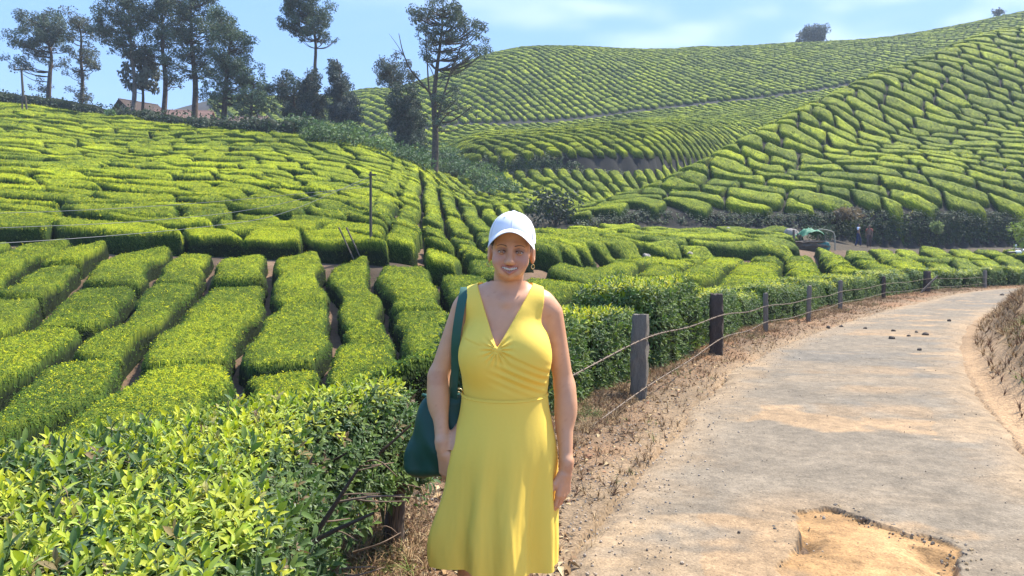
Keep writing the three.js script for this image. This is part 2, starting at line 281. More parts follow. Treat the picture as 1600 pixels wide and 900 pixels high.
{
  const P = [], C = [], UV = [], I = [], NV = 210, us = []; let u = 0;
  const total = leftEdge.getLength();
  const steps = []; let s = 0; while (s < total) { const d = -leftEdge.getPointAt(s / total).z; steps.push(s / total); s += d < 1.5 ? 0.12 : d < 5 ? 0.013 : d < 12 ? 0.04 : d < 25 ? 0.12 : 0.4; } steps.push(1);
  // match both edges by their own parameter so that cross sections stay square to the way
  const lp = Array.from({ length: 16 }, (_, i) => i / 15);
  const arcOf = (c, t) => { const L = c.getLengths(600); const k = t * 600, i = Math.min(599, Math.floor(k)); return lerp(L[i], L[i + 1], k - i) / L[600]; };
  const LA = lp.map((t) => arcOf(leftEdge, t)), RA = lp.map((t) => arcOf(rightEdge, t));
  const toRight = (a) => { let i = 0; while (i < 14 && a > LA[i + 1]) i++; return lerp(RA[i], RA[i + 1], clamp((a - LA[i]) / (LA[i + 1] - LA[i]))); };
  for (const a of steps) {
    const l = leftEdge.getPointAt(a), r = rightEdge.getPointAt(Math.min(1, toRight(a)));
    for (let j = 0; j <= NV; j++) {
      const v = -0.06 + 1.12 * j / NV, x = lerp(l.x, r.x, v), z = lerp(l.z, r.z, v), d = -z, w = l.distanceTo(r);
      const eL = v * w + 0.20 * fbm(x * 1.6, z * 1.6, 31, 4), eR = (1 - v) * w + 0.22 * fbm(x * 1.6, z * 1.6, 37, 4);
      const e = Math.min(eL, eR);
      let y = 0.012 + 0.012 * fbm(x * 1.2, z * 1.2, 44, 3) + 0.003 * fbm(x * 14, z * 14, 45, 2);
      y -= 0.07 * (1 - sstep(-0.22, 0.10, e + 0.05 * fbm(x * 9, z * 9, 46, 2)));
      const g = fbm(x * 0.55, z * 0.55, 51, 4), f = fbm(x * 2.6, z * 2.6, 52, 4), q = fbm(x * 8, z * 8, 53, 2);
      // grey binder, beige dust, orange soil washed over it
      let c = [0.245, 0.195, 0.138];
      const grey = sstep(-0.05, 0.3, g + 0.4 * f); c = c.map((k, i) => lerp(k, [0.198, 0.168, 0.132][i], grey));
      const dust = sstep(0.05, 0.4, fbm(x * 0.8 + 9, z * 2.2, 54, 4)); c = c.map((k, i) => lerp(k, [0.295, 0.222, 0.146][i], dust * 0.8));
      let soil = sstep(0.55, 0.0, e + 0.35 * f + 0.2 * q) * 0.8 + sstep(0.24, 0.45, fbm(x * 0.9 + 3, z * 1.5, 57, 4) + 0.15 * q) * 0.7;
      for (const [sx, sd, rx, rd] of [[5.0, 9.6, 1.0, 0.35], [3.6, 7.2, 0.7, 0.25], [6.5, 14.6, 2.6, 0.5], [4.15, 8.4, 0.5, 0.2]]) soil = Math.max(soil, 0.42 * sstep(1.5, 0.3, Math.hypot((x - sx) / rx, (d - sd) / rd) + 1.3 * f + 0.5 * q));
      const rough = polyDist(HOLE, x, d) + 0.075 * fbm(x * 6, z * 6, 61, 5);
      soil = Math.max(soil, 0.5 * sstep(-0.5, -0.05, rough) * sstep(2.4, 1.4, x + 0.3 * f));
      soil = clamp(soil); c = c.map((k, i) => lerp(k, (e < 0.6 ? [0.40, 0.28, 0.165] : [0.46, 0.29, 0.145])[i], soil));
      const hole = sstep(-0.006, 0.006, rough);
      if (hole > 0) { const deep = 0.006 + 0.10 * Math.max(0, fbm(x * 3.3, z * 3.3, 65, 4) + 0.06) * sstep(1.15, 1.7, x + 0.35 * (d - 3.5)); y = lerp(y, -deep + 0.006 * fbm(x * 11, z * 11, 63, 3) + 0.012 * sstep(0.02, 0.3, rough), hole); c = c.map((k, i) => lerp(k, [0.44 + 0.24 * f + 0.1 * q, 0.25 + 0.15 * f + 0.06 * q, 0.10 + 0.08 * f + 0.03 * q][i], hole * sstep(0.9, 1.5, x + 0.4 * q))); if (hole < 0.9 && hole > 0.1 && deep > 0.012) c = [0.07, 0.055, 0.042]; }
      // cracks in the binder
      const cr = Math.abs(fbm(x * 0.8 + 5, z * 0.8, 71, 5)); if (cr < 0.008 && e > 0.2 && hole === 0 && g > 0.05) c = c.map((k) => k * 0.8);
      const m = 1 + 0.30 * q + 0.18 * f + 0.12 * noise(x * 30, z * 30, 8); P.push(x, y, z); C.push(c[0] * m, c[1] * m, c[2] * m); UV.push(x * 0.8, z * 0.8);
    }
  }
  const A = NV + 1; for (let i = 0; i + 1 < steps.length; i++) for (let j = 0; j < NV; j++) { const o = i * A + j; I.push(o, o + 1, o + A, o + 1, o + A + 1, o + A); }
  const g = new THREE.BufferGeometry(); g.setAttribute('position', new THREE.Float32BufferAttribute(P, 3)); g.setAttribute('color', new THREE.Float32BufferAttribute(C, 3)); g.setAttribute('uv', new THREE.Float32BufferAttribute(UV, 2)); g.setIndex(I); g.computeVertexNormals();
  struct('road', g, M.road);
}

// ------------------------------------------------------------------ leaf shapes
function leafGeo(len, wid, bend, fold, seg = 3) {   // grows from the origin along +z, top side up
  const P = [], I = [];
  for (let i = 0; i <= seg; i++) { const t = i / seg, w = wid * 0.5 * Math.pow(Math.sin(Math.PI * Math.pow(t, 0.85)), 0.8) * (i === 0 || i === seg ? 0.12 : 1), y = -bend * t * t * len, z = len * t * (1 - 0.25 * bend * t); P.push(-w, y + fold * w, z, 0, y, z, w, y + fold * w, z); }
  for (let i = 0; i < seg; i++) { const o = i * 3; I.push(o, o + 3, o + 1, o + 1, o + 3, o + 4, o + 1, o + 4, o + 2, o + 2, o + 4, o + 5); }
  const g = new THREE.BufferGeometry(); g.setAttribute('position', new THREE.Float32BufferAttribute(P, 3)); g.setIndex(I); g.computeVertexNormals(); return g;
}
const Q = new THREE.Quaternion(), E = new THREE.Euler(), MX = new THREE.Matrix4();
const turned = (g, rx, ry, rz, p, s = 1) => g.clone().applyMatrix4(MX.compose(p, Q.setFromEuler(E.set(rx, ry, rz, 'YXZ')), V(s, s, s)));
function shootGeo(seed, n, len, wid, upright, seg, stem = true) {   // leaves set in a spiral round a short upright stem
  const R = rng(seed), out = [], hgt = len * 0.9;
  for (let i = 0; i < n; i++) {
    const t = i / Math.max(1, n - 1), l = len * lerp(1, 0.55, t) * lerp(0.85, 1.15, R()), up = lerp(0.25, upright, t) + 0.3 * (R() - 0.5);
    out.push(turned(leafGeo(l, wid * l / len, lerp(0.35, 0.1, t) + 0.25 * R(), 0.25 + 0.2 * R(), seg), -up, i * 2.4 + R() * 0.6, 0.5 * (R() - 0.5), V(0, hgt * t * 0.9, 0)));
  }
  if (stem) out.push(new THREE.CylinderGeometry(len * 0.018, len * 0.03, hgt, 4, 1, true).translate(0, hgt * 0.4, 0));
  return mergeGeometries(out.map((g) => { g.deleteAttribute('uv'); return g; }));
}
const SHOOT = { near: [11, 12, 13, 14].map((s) => shootGeo(s, 7, 0.085, 0.031, 1.15, 3)), hedge: [21, 22, 23].map((s) => shootGeo(s, 6, 0.085, 0.036, 1.0, 2, false)), mid: [31, 32, 33].map((s) => shootGeo(s, 6, 0.066, 0.032, 0.8, 2, false)), far: [41, 42].map((s) => shootGeo(s, 6, 0.115, 0.065, 0.6, 2, false)), distant: [51, 52].map((s) => shootGeo(s, 6, 0.19, 0.12, 0.5, 2, false)) };
// sows copies of a shoot over the triangles of a mesh; returns them as instanced meshes (one per variant)
const OLD = [[0.30, 0.20, 0.07], [0.20, 0.12, 0.05], [0.36, 0.30, 0.08], [0.03, 0.06, 0.015]], FLUSH = [[0.50, 0.51, 0.018], [0.41, 0.46, 0.016], [0.60, 0.57, 0.024], [0.33, 0.41, 0.016]], MATURE = [[0.07, 0.14, 0.018], [0.05, 0.11, 0.016], [0.10, 0.17, 0.02], [0.14, 0.21, 0.02]];
function sow(geo, variants, density, seed, opt = {}) {
  const R = rng(seed), p = geo.attributes.position, ix = geo.index.array, lots = variants.map(() => []), a = V(), b = V(), c = V(), n = V(), q = V();
  for (let i = 0; i < ix.length; i += 3) {
    a.fromBufferAttribute(p, ix[i]); b.fromBufferAttribute(p, ix[i + 1]); c.fromBufferAttribute(p, ix[i + 2]);
    n.crossVectors(q.copy(b).sub(a), V().copy(c).sub(a)); const area = n.length() / 2; if (area < 1e-9) continue; n.normalize(); if (n.y < 0) n.negate();
    let k = area * density * (opt.weight ? opt.weight(a, n) : 1); k = Math.floor(k) + (R() < k - Math.floor(k) ? 1 : 0);
    for (; k > 0; k--) {
      let u = R(), v = R(); if (u + v > 1) { u = 1 - u; v = 1 - v; }
      const pos = V().copy(a).addScaledVector(q.copy(b).sub(a), u).addScaledVector(V().copy(c).sub(a), v);
      if (opt.keep && !opt.keep(pos)) continue;
      const top = sstep(0.45, 0.9, n.y), lean = 0.5;
      const up = V(n.x * lean + (R() - 0.5) * 0.7, lerp(0.25, 0.8, top) + n.y * 0.3, n.z * lean + (R() - 0.5) * 0.7).normalize();
      const s = lerp(0.7, 1.3, R()) * (opt.vary ? lerp(0.72, 1.5, R() * R() * R()) : 1) * (opt.scale ?? 1);
      const m = new THREE.Matrix4().compose(pos.addScaledVector(up, (opt.sink ?? -0.02) * s), new THREE.Quaternion().setFromUnitVectors(V(0, 1, 0), up).multiply(new THREE.Quaternion().setFromAxisAngle(V(0, 1, 0), R() * 6.28)), V(s, s * lerp(0.8, 1.25, R()), s));
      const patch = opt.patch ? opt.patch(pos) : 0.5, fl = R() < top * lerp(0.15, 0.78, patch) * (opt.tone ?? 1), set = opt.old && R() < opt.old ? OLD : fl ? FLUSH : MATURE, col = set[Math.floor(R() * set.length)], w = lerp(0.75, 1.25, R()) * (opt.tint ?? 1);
      lots[Math.floor(R() * lots.length)].push([m, rgb(col[0] * w * (opt.warm ?? 1), col[1] * w, col[2] * w)]);
    }
  }
  return lots;
}
function instanced(name, geo, m, lot, parent) {
  if (!lot.length) return null;
  const o = shade(new THREE.InstancedMesh(geo, m, lot.length)); lot.forEach(([mm, c], i) => { o.setMatrixAt(i, mm); o.setColorAt(i, c); });
  if (parent) { o.name = name; parent.add(o); } else { o.name = numbered(name); scene.add(o); }
  o.userData.kind = 'stuff'; return o;
}

// ------------------------------------------------------------------ clipped tea bushes, set in rows between plucking paths
const patchAt = (p) => lerp(0.35, 1, sstep(-0.3, 0.25, fbm(p.x * 0.22, p.z * 0.22, 91, 3)));
function cushion(Qf, L, W, h, nu, nv, seed, uvs = 0.7, young = 1) {
  const R = rng(seed), P = [], C = [], UV = [], I = [], ph = R() * 100, tone = young * lerp(0.62, 1.2, hash3(seed, 3, 7)), round = Math.min(0.24, 0.16 * Math.min(L, W));
  const ease = (t) => lerp(t, 0.5 - 0.5 * Math.cos(Math.PI * t), 0.9);
  for (let i = 0; i <= nu; i++) for (let j = 0; j <= nv; j++) {
    const a0 = ease(i / nu), b0 = ease(j / nv), A = 2 * a0 - 1, B = 2 * b0 - 1;
    const a = 0.5 + 0.5 * A * (1 - 0.04 * Math.pow(Math.abs(B), 3)), b = 0.5 + 0.5 * B * (1 - 0.06 * Math.pow(Math.abs(A), 6));
    const [x, z] = Qf(a, b), ea = Math.min(a0, 1 - a0) * L, eb = Math.min(b0, 1 - b0) * W;
    const e = clamp(Math.min(ea, eb) / round), cr = clamp((ea < round && eb < round) ? 1 - Math.hypot(1 - ea / round, 1 - eb / round) : e);
    const t = Math.min(e, cr), prof = Math.sqrt(Math.max(0, 1 - (1 - t) * (1 - t)));
    const edge = i === 0 || j === 0 || i === nu || j === nv;
    const hum = 0.13 * h * fbm(x * 1.9, z * 1.9, ph, 3) + 0.20 * h * noise(x * 0.7, z * 0.7, ph + 7);
    const nx = edge ? 0 : 0.05 * noise(x * 3, z * 3, ph), nz = edge ? 0 : 0.05 * noise(x * 3, z * 3, ph + 3);
    const y = height(x, z) + (edge ? -0.12 : h * (0.10 + 0.90 * prof) + hum * prof);
    P.push(x + nx, y, z + nz); UV.push((x + y * 0.4) * uvs, (z + y * 0.7) * uvs);
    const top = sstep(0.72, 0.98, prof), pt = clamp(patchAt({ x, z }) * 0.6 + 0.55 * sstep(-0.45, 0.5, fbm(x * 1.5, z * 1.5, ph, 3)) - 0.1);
    const fl = Math.min(1.1, top * lerp(0.18, 1, pt) * tone), c = prof < 0.6 ? [0.022, 0.034, 0.010] : [lerp(0.055, 0.44, fl), lerp(0.095, 0.46, fl), lerp(0.013, 0.016, fl)], w = 1 + 0.35 * noise(x * 4, z * 4, ph + 9);  // sides near black: bare woody base plus shade put into the colour
    C.push(c[0] * w, c[1] * w, c[2] * w);
  }
  const A = nv + 1; for (let i = 0; i < nu; i++) for (let j = 0; j < nv; j++) { const o = i * A + j; I.push(o, o + A, o + 1, o + 1, o + A, o + A + 1); }
  const g = new THREE.BufferGeometry(); g.setAttribute('position', new THREE.Float32BufferAttribute(P, 3)); g.setAttribute('color', new THREE.Float32BufferAttribute(C, 3)); g.setAttribute('uv', new THREE.Float32BufferAttribute(UV, 2)); g.setIndex(I); g.computeVertexNormals(); return g;
}
const YOUNG = { near_left: 0.74, right_field: 0.95, upper_left: 1.1, upper_middle: 1.0, strip: 1.0, right_hill: 1.0, middle_hill: 0.95, far_hill_foot: 0.95, far_hill: 0.85 };   // how much new growth each field carries
const BUSHES = [];                           // every cushion of every field, gathered before the nearest are made things
function rows(f) {
  const R = rng(f.seed), [ux, ud] = f.dir, ul = Math.hypot(ux, ud), cx = ux / ul, cz = -ud / ul;      // along the row in x, z
  const nx = -cz, nz = cx;                   // across
  let s0 = 1e9, s1 = -1e9, t0 = 1e9, t1 = -1e9;
  for (const [x, d] of f.box) { const s = x * cx - d * cz, t = x * nx - d * nz; s0 = Math.min(s0, s); s1 = Math.max(s1, s); t0 = Math.min(t0, t); t1 = Math.max(t1, t); }
  const polar = f.polar !== undefined;        // rows that follow a feature line: s along it, t up the slope from it
  if (polar) { s0 = Math.atan((f.cols[0] - 800) / F) * 30; s1 = Math.atan((f.cols[1] - 800) / F) * 30; t0 = f.from ?? 0; t1 = f.deep; }
  const place = (s, t) => { if (!polar) return [s * cx + t * nx, s * cz + t * nz]; const a = s / 30 + f.shear * t, q = lineRadius(a, f.polar) + t; return [q * Math.sin(a), -q * Math.cos(a)]; };
  const sp = f.spacing, off = (s, r) => f.wig * (noise(s * f.freq, r * 7.31, f.seed) + 0.4 * noise(s * f.freq * 2.7, r * 3.3, f.seed + 4));
  for (let r = polar ? 0 : Math.floor(t0 / sp); r <= t1 / sp; r++) {
    const sh = polar ? t0 : 0, mid = (s) => sh + (r + 0.5) * sp + (off(s, r) + off(s, r + 1)) / 2;
    const ok = (s) => { const [x, z] = place(s, mid(s)); return f.inside(x, z, kappa(x, z), colOf(x, z)); };
    const step = 0.3; let a = null;
    for (let s = s0; s <= s1 + step; s += step) {
      const y = s <= s1 && ok(s);
      if (y && a === null) a = s;
      if (!y && a !== null) {
        let p = a; const end = s - step; a = null;
        while (end - p > f.len[0] * 0.45) {
          let l = lerp(f.len[0], f.len[1], R()) * (polar ? 30 / (27 + r * sp) : 1); if (end - p - l < f.len[0] * 0.6) l = end - p;
          const g2 = lerp(f.gap * 0.1, f.gap * 0.75, R() * R()), e0 = p + g2 / 2, e1 = p + l - g2 / 2, sk0 = (R() - 0.5) * sp * 0.7, sk1 = (R() - 0.5) * sp * 0.7;
          const gl = f.gap, ga = (s, r) => 0.5 * f.gap * lerp(0.45, 1.6, 0.5 + 0.5 * noise(s * 0.7, r * 5.1, f.seed + 9)) + 0.05 * noise(s * 2.7, r * 3.7, f.seed + 12);
          const Qf = (u, b) => { const s = lerp(e0, e1, u) + lerp(sk0, sk1, u) * (b - 0.5), lo = sh + r * sp + off(s, r) + ga(s, r), hi = sh + (r + 1) * sp + off(s, r + 1) - ga(s, r + 1), t = lerp(lo, hi, b); return place(s, t); };
          const c = Qf(0.5, 0.5); p += l;
          BUSHES.push({ f, row: r, s: (e0 + e1) / 2, Qf, L: (e1 - e0) * (polar ? (27 + r * sp) / 30 : 1), W: sp - gl, c, dist: Math.hypot(c[0], c[1]), seed: Math.floor(R() * 1e9), h: f.h * lerp(0.85, 1.12, R()) });
        }
      }
    }
  }
}
const offRoad = (x, z) => (inBox(x, z) ? side(FLn, x, z) : 99);
const boxOf = (c0, k0, c1, k1) => { const o = []; for (let i = 0; i <= 12; i++) for (const k of [k0, k1]) { const [x, z] = onLine(lerp(c0, c1, i / 12), k); o.push([x, -z]); } return o; };
rows({ key: 'near_left', seed: 101, dir: [-0.25, 1], spacing: 1.5, len: [3, 9], gap: 0.19, wig: 0.34, freq: 0.4, h: 0.52, box: [...boxOf(-420, 0.5, 800, 3), [-1, 5]], inside: (x, z, k, c) => k < 2.95 && k > 0.35 && c > -420 && c < 785 + (z + 12) * 2 && offRoad(x, z) > 1.9 });
rows({ key: 'right_field', seed: 102, dir: [0.34, 0.95], spacing: 1.7, len: [2.8, 6.0], gap: 0.26, wig: 0.3, freq: 0.25, h: 0.76, box: [...boxOf(780, 0.5, 1700, 4), [1, 8], [36, 46]], inside: (x, z, k, c) => k < (c > 1255 ? 3.85 : 2.9) && c > 785 + (z + 12) * 2 && c < 1720 && offRoad(x, z) > 1.75 && -z > 6 });
rows({ key: 'upper_left', seed: 103, dir: [1, 0], box: [], polar: 4, from: -1.35, deep: 70, shear: -0.0035, cols: [-480, 960], spacing: 2.2, len: [1.8, 4.6], gap: 0.30, wig: 0.6, freq: 0.28, h: 0.66, inside: (x, z, k, c) => k > 3.2 && k < 9.9 && c > -480 && c < 612 + (-z - 24) * 1.2 });
rows({ key: 'upper_middle', seed: 104, dir: [-0.12, 1], spacing: 1.25, len: [1.8, 4.5], gap: 0.24, wig: 0.16, freq: 0.3, h: 0.75, box: boxOf(560, 2.8, 860, 10), inside: (x, z, k, c) => k > (c > 690 ? 2.95 : 4.0) && k < 9.99 && c >= 578 + (-z - 24) * 0.95 && c < 812 });
rows({ key: 'strip', seed: 105, dir: [1, 0.12], spacing: 2.2, len: [2.4, 6], gap: 0.28, wig: 0.5, freq: 0.25, h: 0.8, box: boxOf(800, 2.8, 1260, 5.2), inside: (x, z, k, c) => k > 3.0 && k < 5.1 && c > 814 && c < 1245 });
rows({ key: 'right_hill', seed: 106, dir: [0.93, -0.36], spacing: 1.95, len: [2.0, 4.8], gap: 0.30, wig: 0.5, freq: 0.38, h: 0.55, box: boxOf(880, 7, 2100, 10), inside: (x, z, k, c) => k > 6.98 && k < 9.9 && c > 880 && c < 2100 });
rows({ key: 'middle_hill', seed: 107, dir: [0.3, -1], spacing: 1.5, len: [1.8, 3.6], gap: 0.32, wig: 0.25, freq: 0.2, h: 0.8, box: boxOf(600, 9, 1130, 12.2), inside: (x, z, k, c) => k > (c < 860 ? 9.3 : 8.2) && k < (c < 700 || c > 1040 || (c > 780 && c < 800) ? 11.45 : 11.15) && c > 620 && c < 1100 && !(c > 905 && k < 9.9) });
rows({ key: 'far_hill_foot', seed: 108, dir: [-0.42, 1], spacing: 1.6, len: [1.4, 2.6], gap: 0.42, wig: 0.3, freq: 0.2, h: 0.6, box: boxOf(560, 11, 1420, 13), inside: (x, z, k, c) => k > ((c > 705 && c < 775) || (c > 835 && c < 925) || (c > 940 && c < 1025) ? 11.9 : 11.35) && k < 12.99 && c > 560 && c < 1420 });
rows({ key: 'far_hill', seed: 109, dir: [-0.62, 1], spacing: 1.85, len: [1.5, 2.7], gap: 0.46, wig: 0.45, freq: 0.16, h: 0.62, box: boxOf(330, 14, 1750, 15.4), inside: (x, z, k, c) => k > 13.98 && k < 15.3 && c > 330 && c < 1750 && !(Math.abs(k - 14.86 - 0.0006 * (c - 740)) < 0.045 && c > 690 && c < 900) });

const FIELD = {
  near_left: ['clipped tea bush in the rows on the near left slope below the dirt path', 'clipped tea bushes on the near left slope', 'tea bushes filling the outer part of the near left slope'],
  right_field: ['clipped tea bush in the slanting rows between the roadside hedge and the dark earth bank', 'tea bushes between the roadside hedge and the bank', 'tea bushes at the far end of the field behind the roadside hedge'],
  upper_left: ['clipped tea bush on the upper left slope between the dirt path and the ridge trees', 'tea bushes on the upper left slope', 'mass of clipped tea bushes covering the upper left slope up to the ridge hedge'],
  upper_middle: ['narrow clipped tea bush in the upright rows left of the white cap', 'tea bushes in the upright rows left of the valley', 'mass of narrow tea rows running up the slope left of the valley'],
  strip: ['long clipped tea bush on the low terrace below the dark bank of the right hill', 'tea bushes on the low terrace', 'tea bushes at the back of the low terrace'],
  right_hill: ['large clipped tea bush at the foot of the steep right hill above the dark bank', 'tea bushes at the foot of the right hill', 'mass of cushion shaped tea bushes covering the steep right hill'],
  middle_hill: ['', '', 'tea rows on the small middle hill between the valley and the far hill'],
  far_hill_foot: ['', '', 'tea rows on the foot of the far hill below its dark contour road'],
  far_hill: ['', '', 'hazy tea rows covering the far hill above its contour road'],
};
BUSHES.sort((a, b) => a.dist - b.dist);
{
  const single = { near_left: 1, right_field: 1, upper_left: 1, upper_middle: 1, strip: 1, right_hill: 1 }, rest = {}, merged = [];
  let made = 0;
  // each of the nearest gets a label by its row and its place in the row, as one would count them in view
  const inView = (b) => { const c = colOf(b.c[0], b.c[1]); return c > -60 && c < 1660; }, chosen = BUSHES.filter((b) => single[b.f.key] && inView(b)).slice(0, 300), say = {
    near_left: [1, -1, (n, r) => `near left tea bush, ${n} down from the dirt path, ${r} row from the left`], right_field: [1, 1, (n, r) => `right field tea bush, ${n} back from the roadside hedge, ${r} slanting row from the left`],
    upper_left: [1, 1, (n, r) => `upper left tea bush, ${n} from left in the ${r} row above the dirt path`], upper_middle: [1, 1, (n, r) => `narrow tea bush, ${n} up the slope, ${r} upright row from the left`],
    strip: [1, 1, (n, r) => `low terrace tea bush, ${n} from left in the ${r} row below the bank`], right_hill: [1, 1, (n, r) => `right hill tea bush, ${n} from left in the ${r} row above the bank`] };
  for (const key of Object.keys(say)) {
    const [, way, text] = say[key], mine = chosen.filter((b) => b.f.key === key), ids = [...new Set(mine.map((b) => b.row))], flat = key === 'upper_left' || key === 'strip' || key === 'right_hill';
    const pos = (r) => { const m = mine.filter((b) => b.row === r); return flat ? Math.min(...m.map((b) => b.dist)) : m.reduce((a, b) => a + colOf(b.c[0], b.c[1]), 0) / m.length; };
    ids.sort((p, q) => pos(p) - pos(q)).forEach((r, i) => mine.filter((b) => b.row === r).sort((a, b) => (flat ? colOf(a.c[0], a.c[1]) - colOf(b.c[0], b.c[1]) : way * (a.dist - b.dist))).forEach((b, n) => { b.label = text(nth(n + 1), nth(i + 1)); }));
  }
  for (const b of BUSHES) {
    const col = colOf(b.c[0], b.c[1]), seen = col > -60 && col < 1660, key = b.f.key;
    const near = b.dist < 26, fine = b.dist < 16, mid = b.dist < 60;
    const nu = Math.max(6, Math.min(44, Math.round(b.L * (fine ? 6 : near ? 5 : mid ? 3.4 : 2.4) + 2))), nv = Math.max(5, Math.min(18, Math.round(b.W * (fine ? 9 : near ? 7 : mid ? 3.6 : 2.4) + 2)));
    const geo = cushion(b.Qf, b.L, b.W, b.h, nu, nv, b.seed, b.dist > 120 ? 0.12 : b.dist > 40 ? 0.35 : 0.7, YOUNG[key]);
    const variants = b.dist < 30 ? SHOOT.mid : b.dist < 62 ? SHOOT.far : SHOOT.distant;
    const density = b.dist < 13 ? 420 : b.dist < 20 ? 290 : b.dist < 30 ? 210 : b.dist < 45 ? 75 : b.dist < 62 ? 50 : b.dist < 130 ? 13 : 2.5;
    const opt = { tone: YOUNG[key] * lerp(0.6, 1.15, hash3(b.seed, 3, 7)), vary: true, sink: b.dist < 30 ? -0.035 : b.dist < 62 ? -0.06 : -0.1, patch: patchAt, tint: 1.0, weight: (p, n) => (n.y < 0.4 ? (b.dist > 13 ? 0.12 : 0.3) : 1) };
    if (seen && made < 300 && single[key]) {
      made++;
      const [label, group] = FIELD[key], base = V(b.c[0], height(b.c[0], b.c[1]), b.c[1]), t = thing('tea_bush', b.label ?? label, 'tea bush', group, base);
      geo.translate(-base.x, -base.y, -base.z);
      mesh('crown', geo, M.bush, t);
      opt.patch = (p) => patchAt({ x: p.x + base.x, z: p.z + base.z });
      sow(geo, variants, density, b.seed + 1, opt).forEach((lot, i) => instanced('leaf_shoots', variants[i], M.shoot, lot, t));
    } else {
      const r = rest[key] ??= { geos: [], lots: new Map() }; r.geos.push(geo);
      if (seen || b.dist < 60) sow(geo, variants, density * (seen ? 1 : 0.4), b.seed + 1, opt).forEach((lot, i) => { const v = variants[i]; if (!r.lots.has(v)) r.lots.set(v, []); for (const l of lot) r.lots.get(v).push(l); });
    }
  }
  let total = 0;
  for (const [key, r] of Object.entries(rest)) {
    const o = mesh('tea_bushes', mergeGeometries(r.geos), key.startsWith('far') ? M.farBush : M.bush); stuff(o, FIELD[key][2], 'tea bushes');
    for (const [v, lot] of r.lots) { total += lot.length; instanced('leaf_shoots', v, M.shoot, lot, o); }
  }
  console.log('bushes', BUSHES.length, 'single', made, 'far shoots', total);
}

// ------------------------------------------------------------------ helpers for wood and foliage
function tube(pts, r0, r1, seg = 6, n = null) {           // a tapered limb through points
  const c = new THREE.CatmullRomCurve3(pts), N = n ?? Math.max(3, pts.length * 3), P = [], I = [], UV = [], fr = c.computeFrenetFrames(N, false), L = c.getLength();
  for (let i = 0; i <= N; i++) { const p = c.getPointAt(i / N), r = lerp(r0, r1, i / N); for (let j = 0; j <= seg; j++) { const a = j / seg * 2 * Math.PI, ca = Math.cos(a) * r, sa = Math.sin(a) * r; P.push(p.x + fr.normals[i].x * ca + fr.binormals[i].x * sa, p.y + fr.normals[i].y * ca + fr.binormals[i].y * sa, p.z + fr.normals[i].z * ca + fr.binormals[i].z * sa); UV.push(j / seg, i / N * L * 0.5); } }
  const A = seg + 1; for (let i = 0; i < N; i++) for (let j = 0; j < seg; j++) { const o = i * A + j; I.push(o, o + A, o + 1, o + 1, o + A, o + A + 1); }
  const g = new THREE.BufferGeometry(); g.setAttribute('position', new THREE.Float32BufferAttribute(P, 3)); g.setAttribute('uv', new THREE.Float32BufferAttribute(UV, 2)); g.setIndex(I); g.computeVertexNormals(); return g;
}
class Leaves {                               // many small bent leaf faces with colours, as one geometry
  constructor() { this.P = []; this.C = []; this.I = []; }
  add(p, dir, len, wid, c, R) {
    const s = V(R() - 0.5, R() - 0.5, R() - 0.5).cross(dir).normalize().multiplyScalar(wid / 2), m = V().copy(p).addScaledVector(dir, len * 0.5), e = V().copy(p).addScaledVector(dir, len); e.y -= len * 0.15;
    const o = this.P.length / 3; this.P.push(p.x, p.y, p.z, m.x + s.x, m.y + s.y, m.z + s.z, e.x, e.y, e.z, m.x - s.x, m.y - s.y, m.z - s.z);
    for (let i = 0; i < 4; i++) this.C.push(c[0], c[1], c[2]); this.I.push(o, o + 1, o + 3, o + 1, o + 2, o + 3);
  }
  clump(c, r, n, size, color, R, flat = 0.75, droop = 0) {
    for (let i = 0; i < n; i++) {
      const d = V(R() * 2 - 1, R() * 2 - 1, R() * 2 - 1); if (d.lengthSq() > 1 || d.lengthSq() < 0.02) { i -= 0.5; continue; }
      const k = Math.pow(d.length(), 0.6) / d.length(); const p = V(c.x + d.x * k * r, c.y + d.y * k * r * flat, c.z + d.z * k * r);
      const dir = V(d.x + (R() - 0.5) * 1.4, d.y + (R() - 0.5) * 1.2 - droop, d.z + (R() - 0.5) * 1.4).normalize(), w = lerp(0.7, 1.3, R()), s = size * lerp(0.7, 1.3, R());
      this.add(p, dir, s, s * lerp(0.4, 0.65, R()), [color[0] * w, color[1] * w, color[2] * w], R);
    }
  }
  geo() { const g = new THREE.BufferGeometry(); g.setAttribute('position', new THREE.Float32BufferAttribute(this.P, 3)); g.setAttribute('color', new THREE.Float32BufferAttribute(this.C, 3)); g.setIndex(this.I); g.computeVertexNormals(); return g; }
}

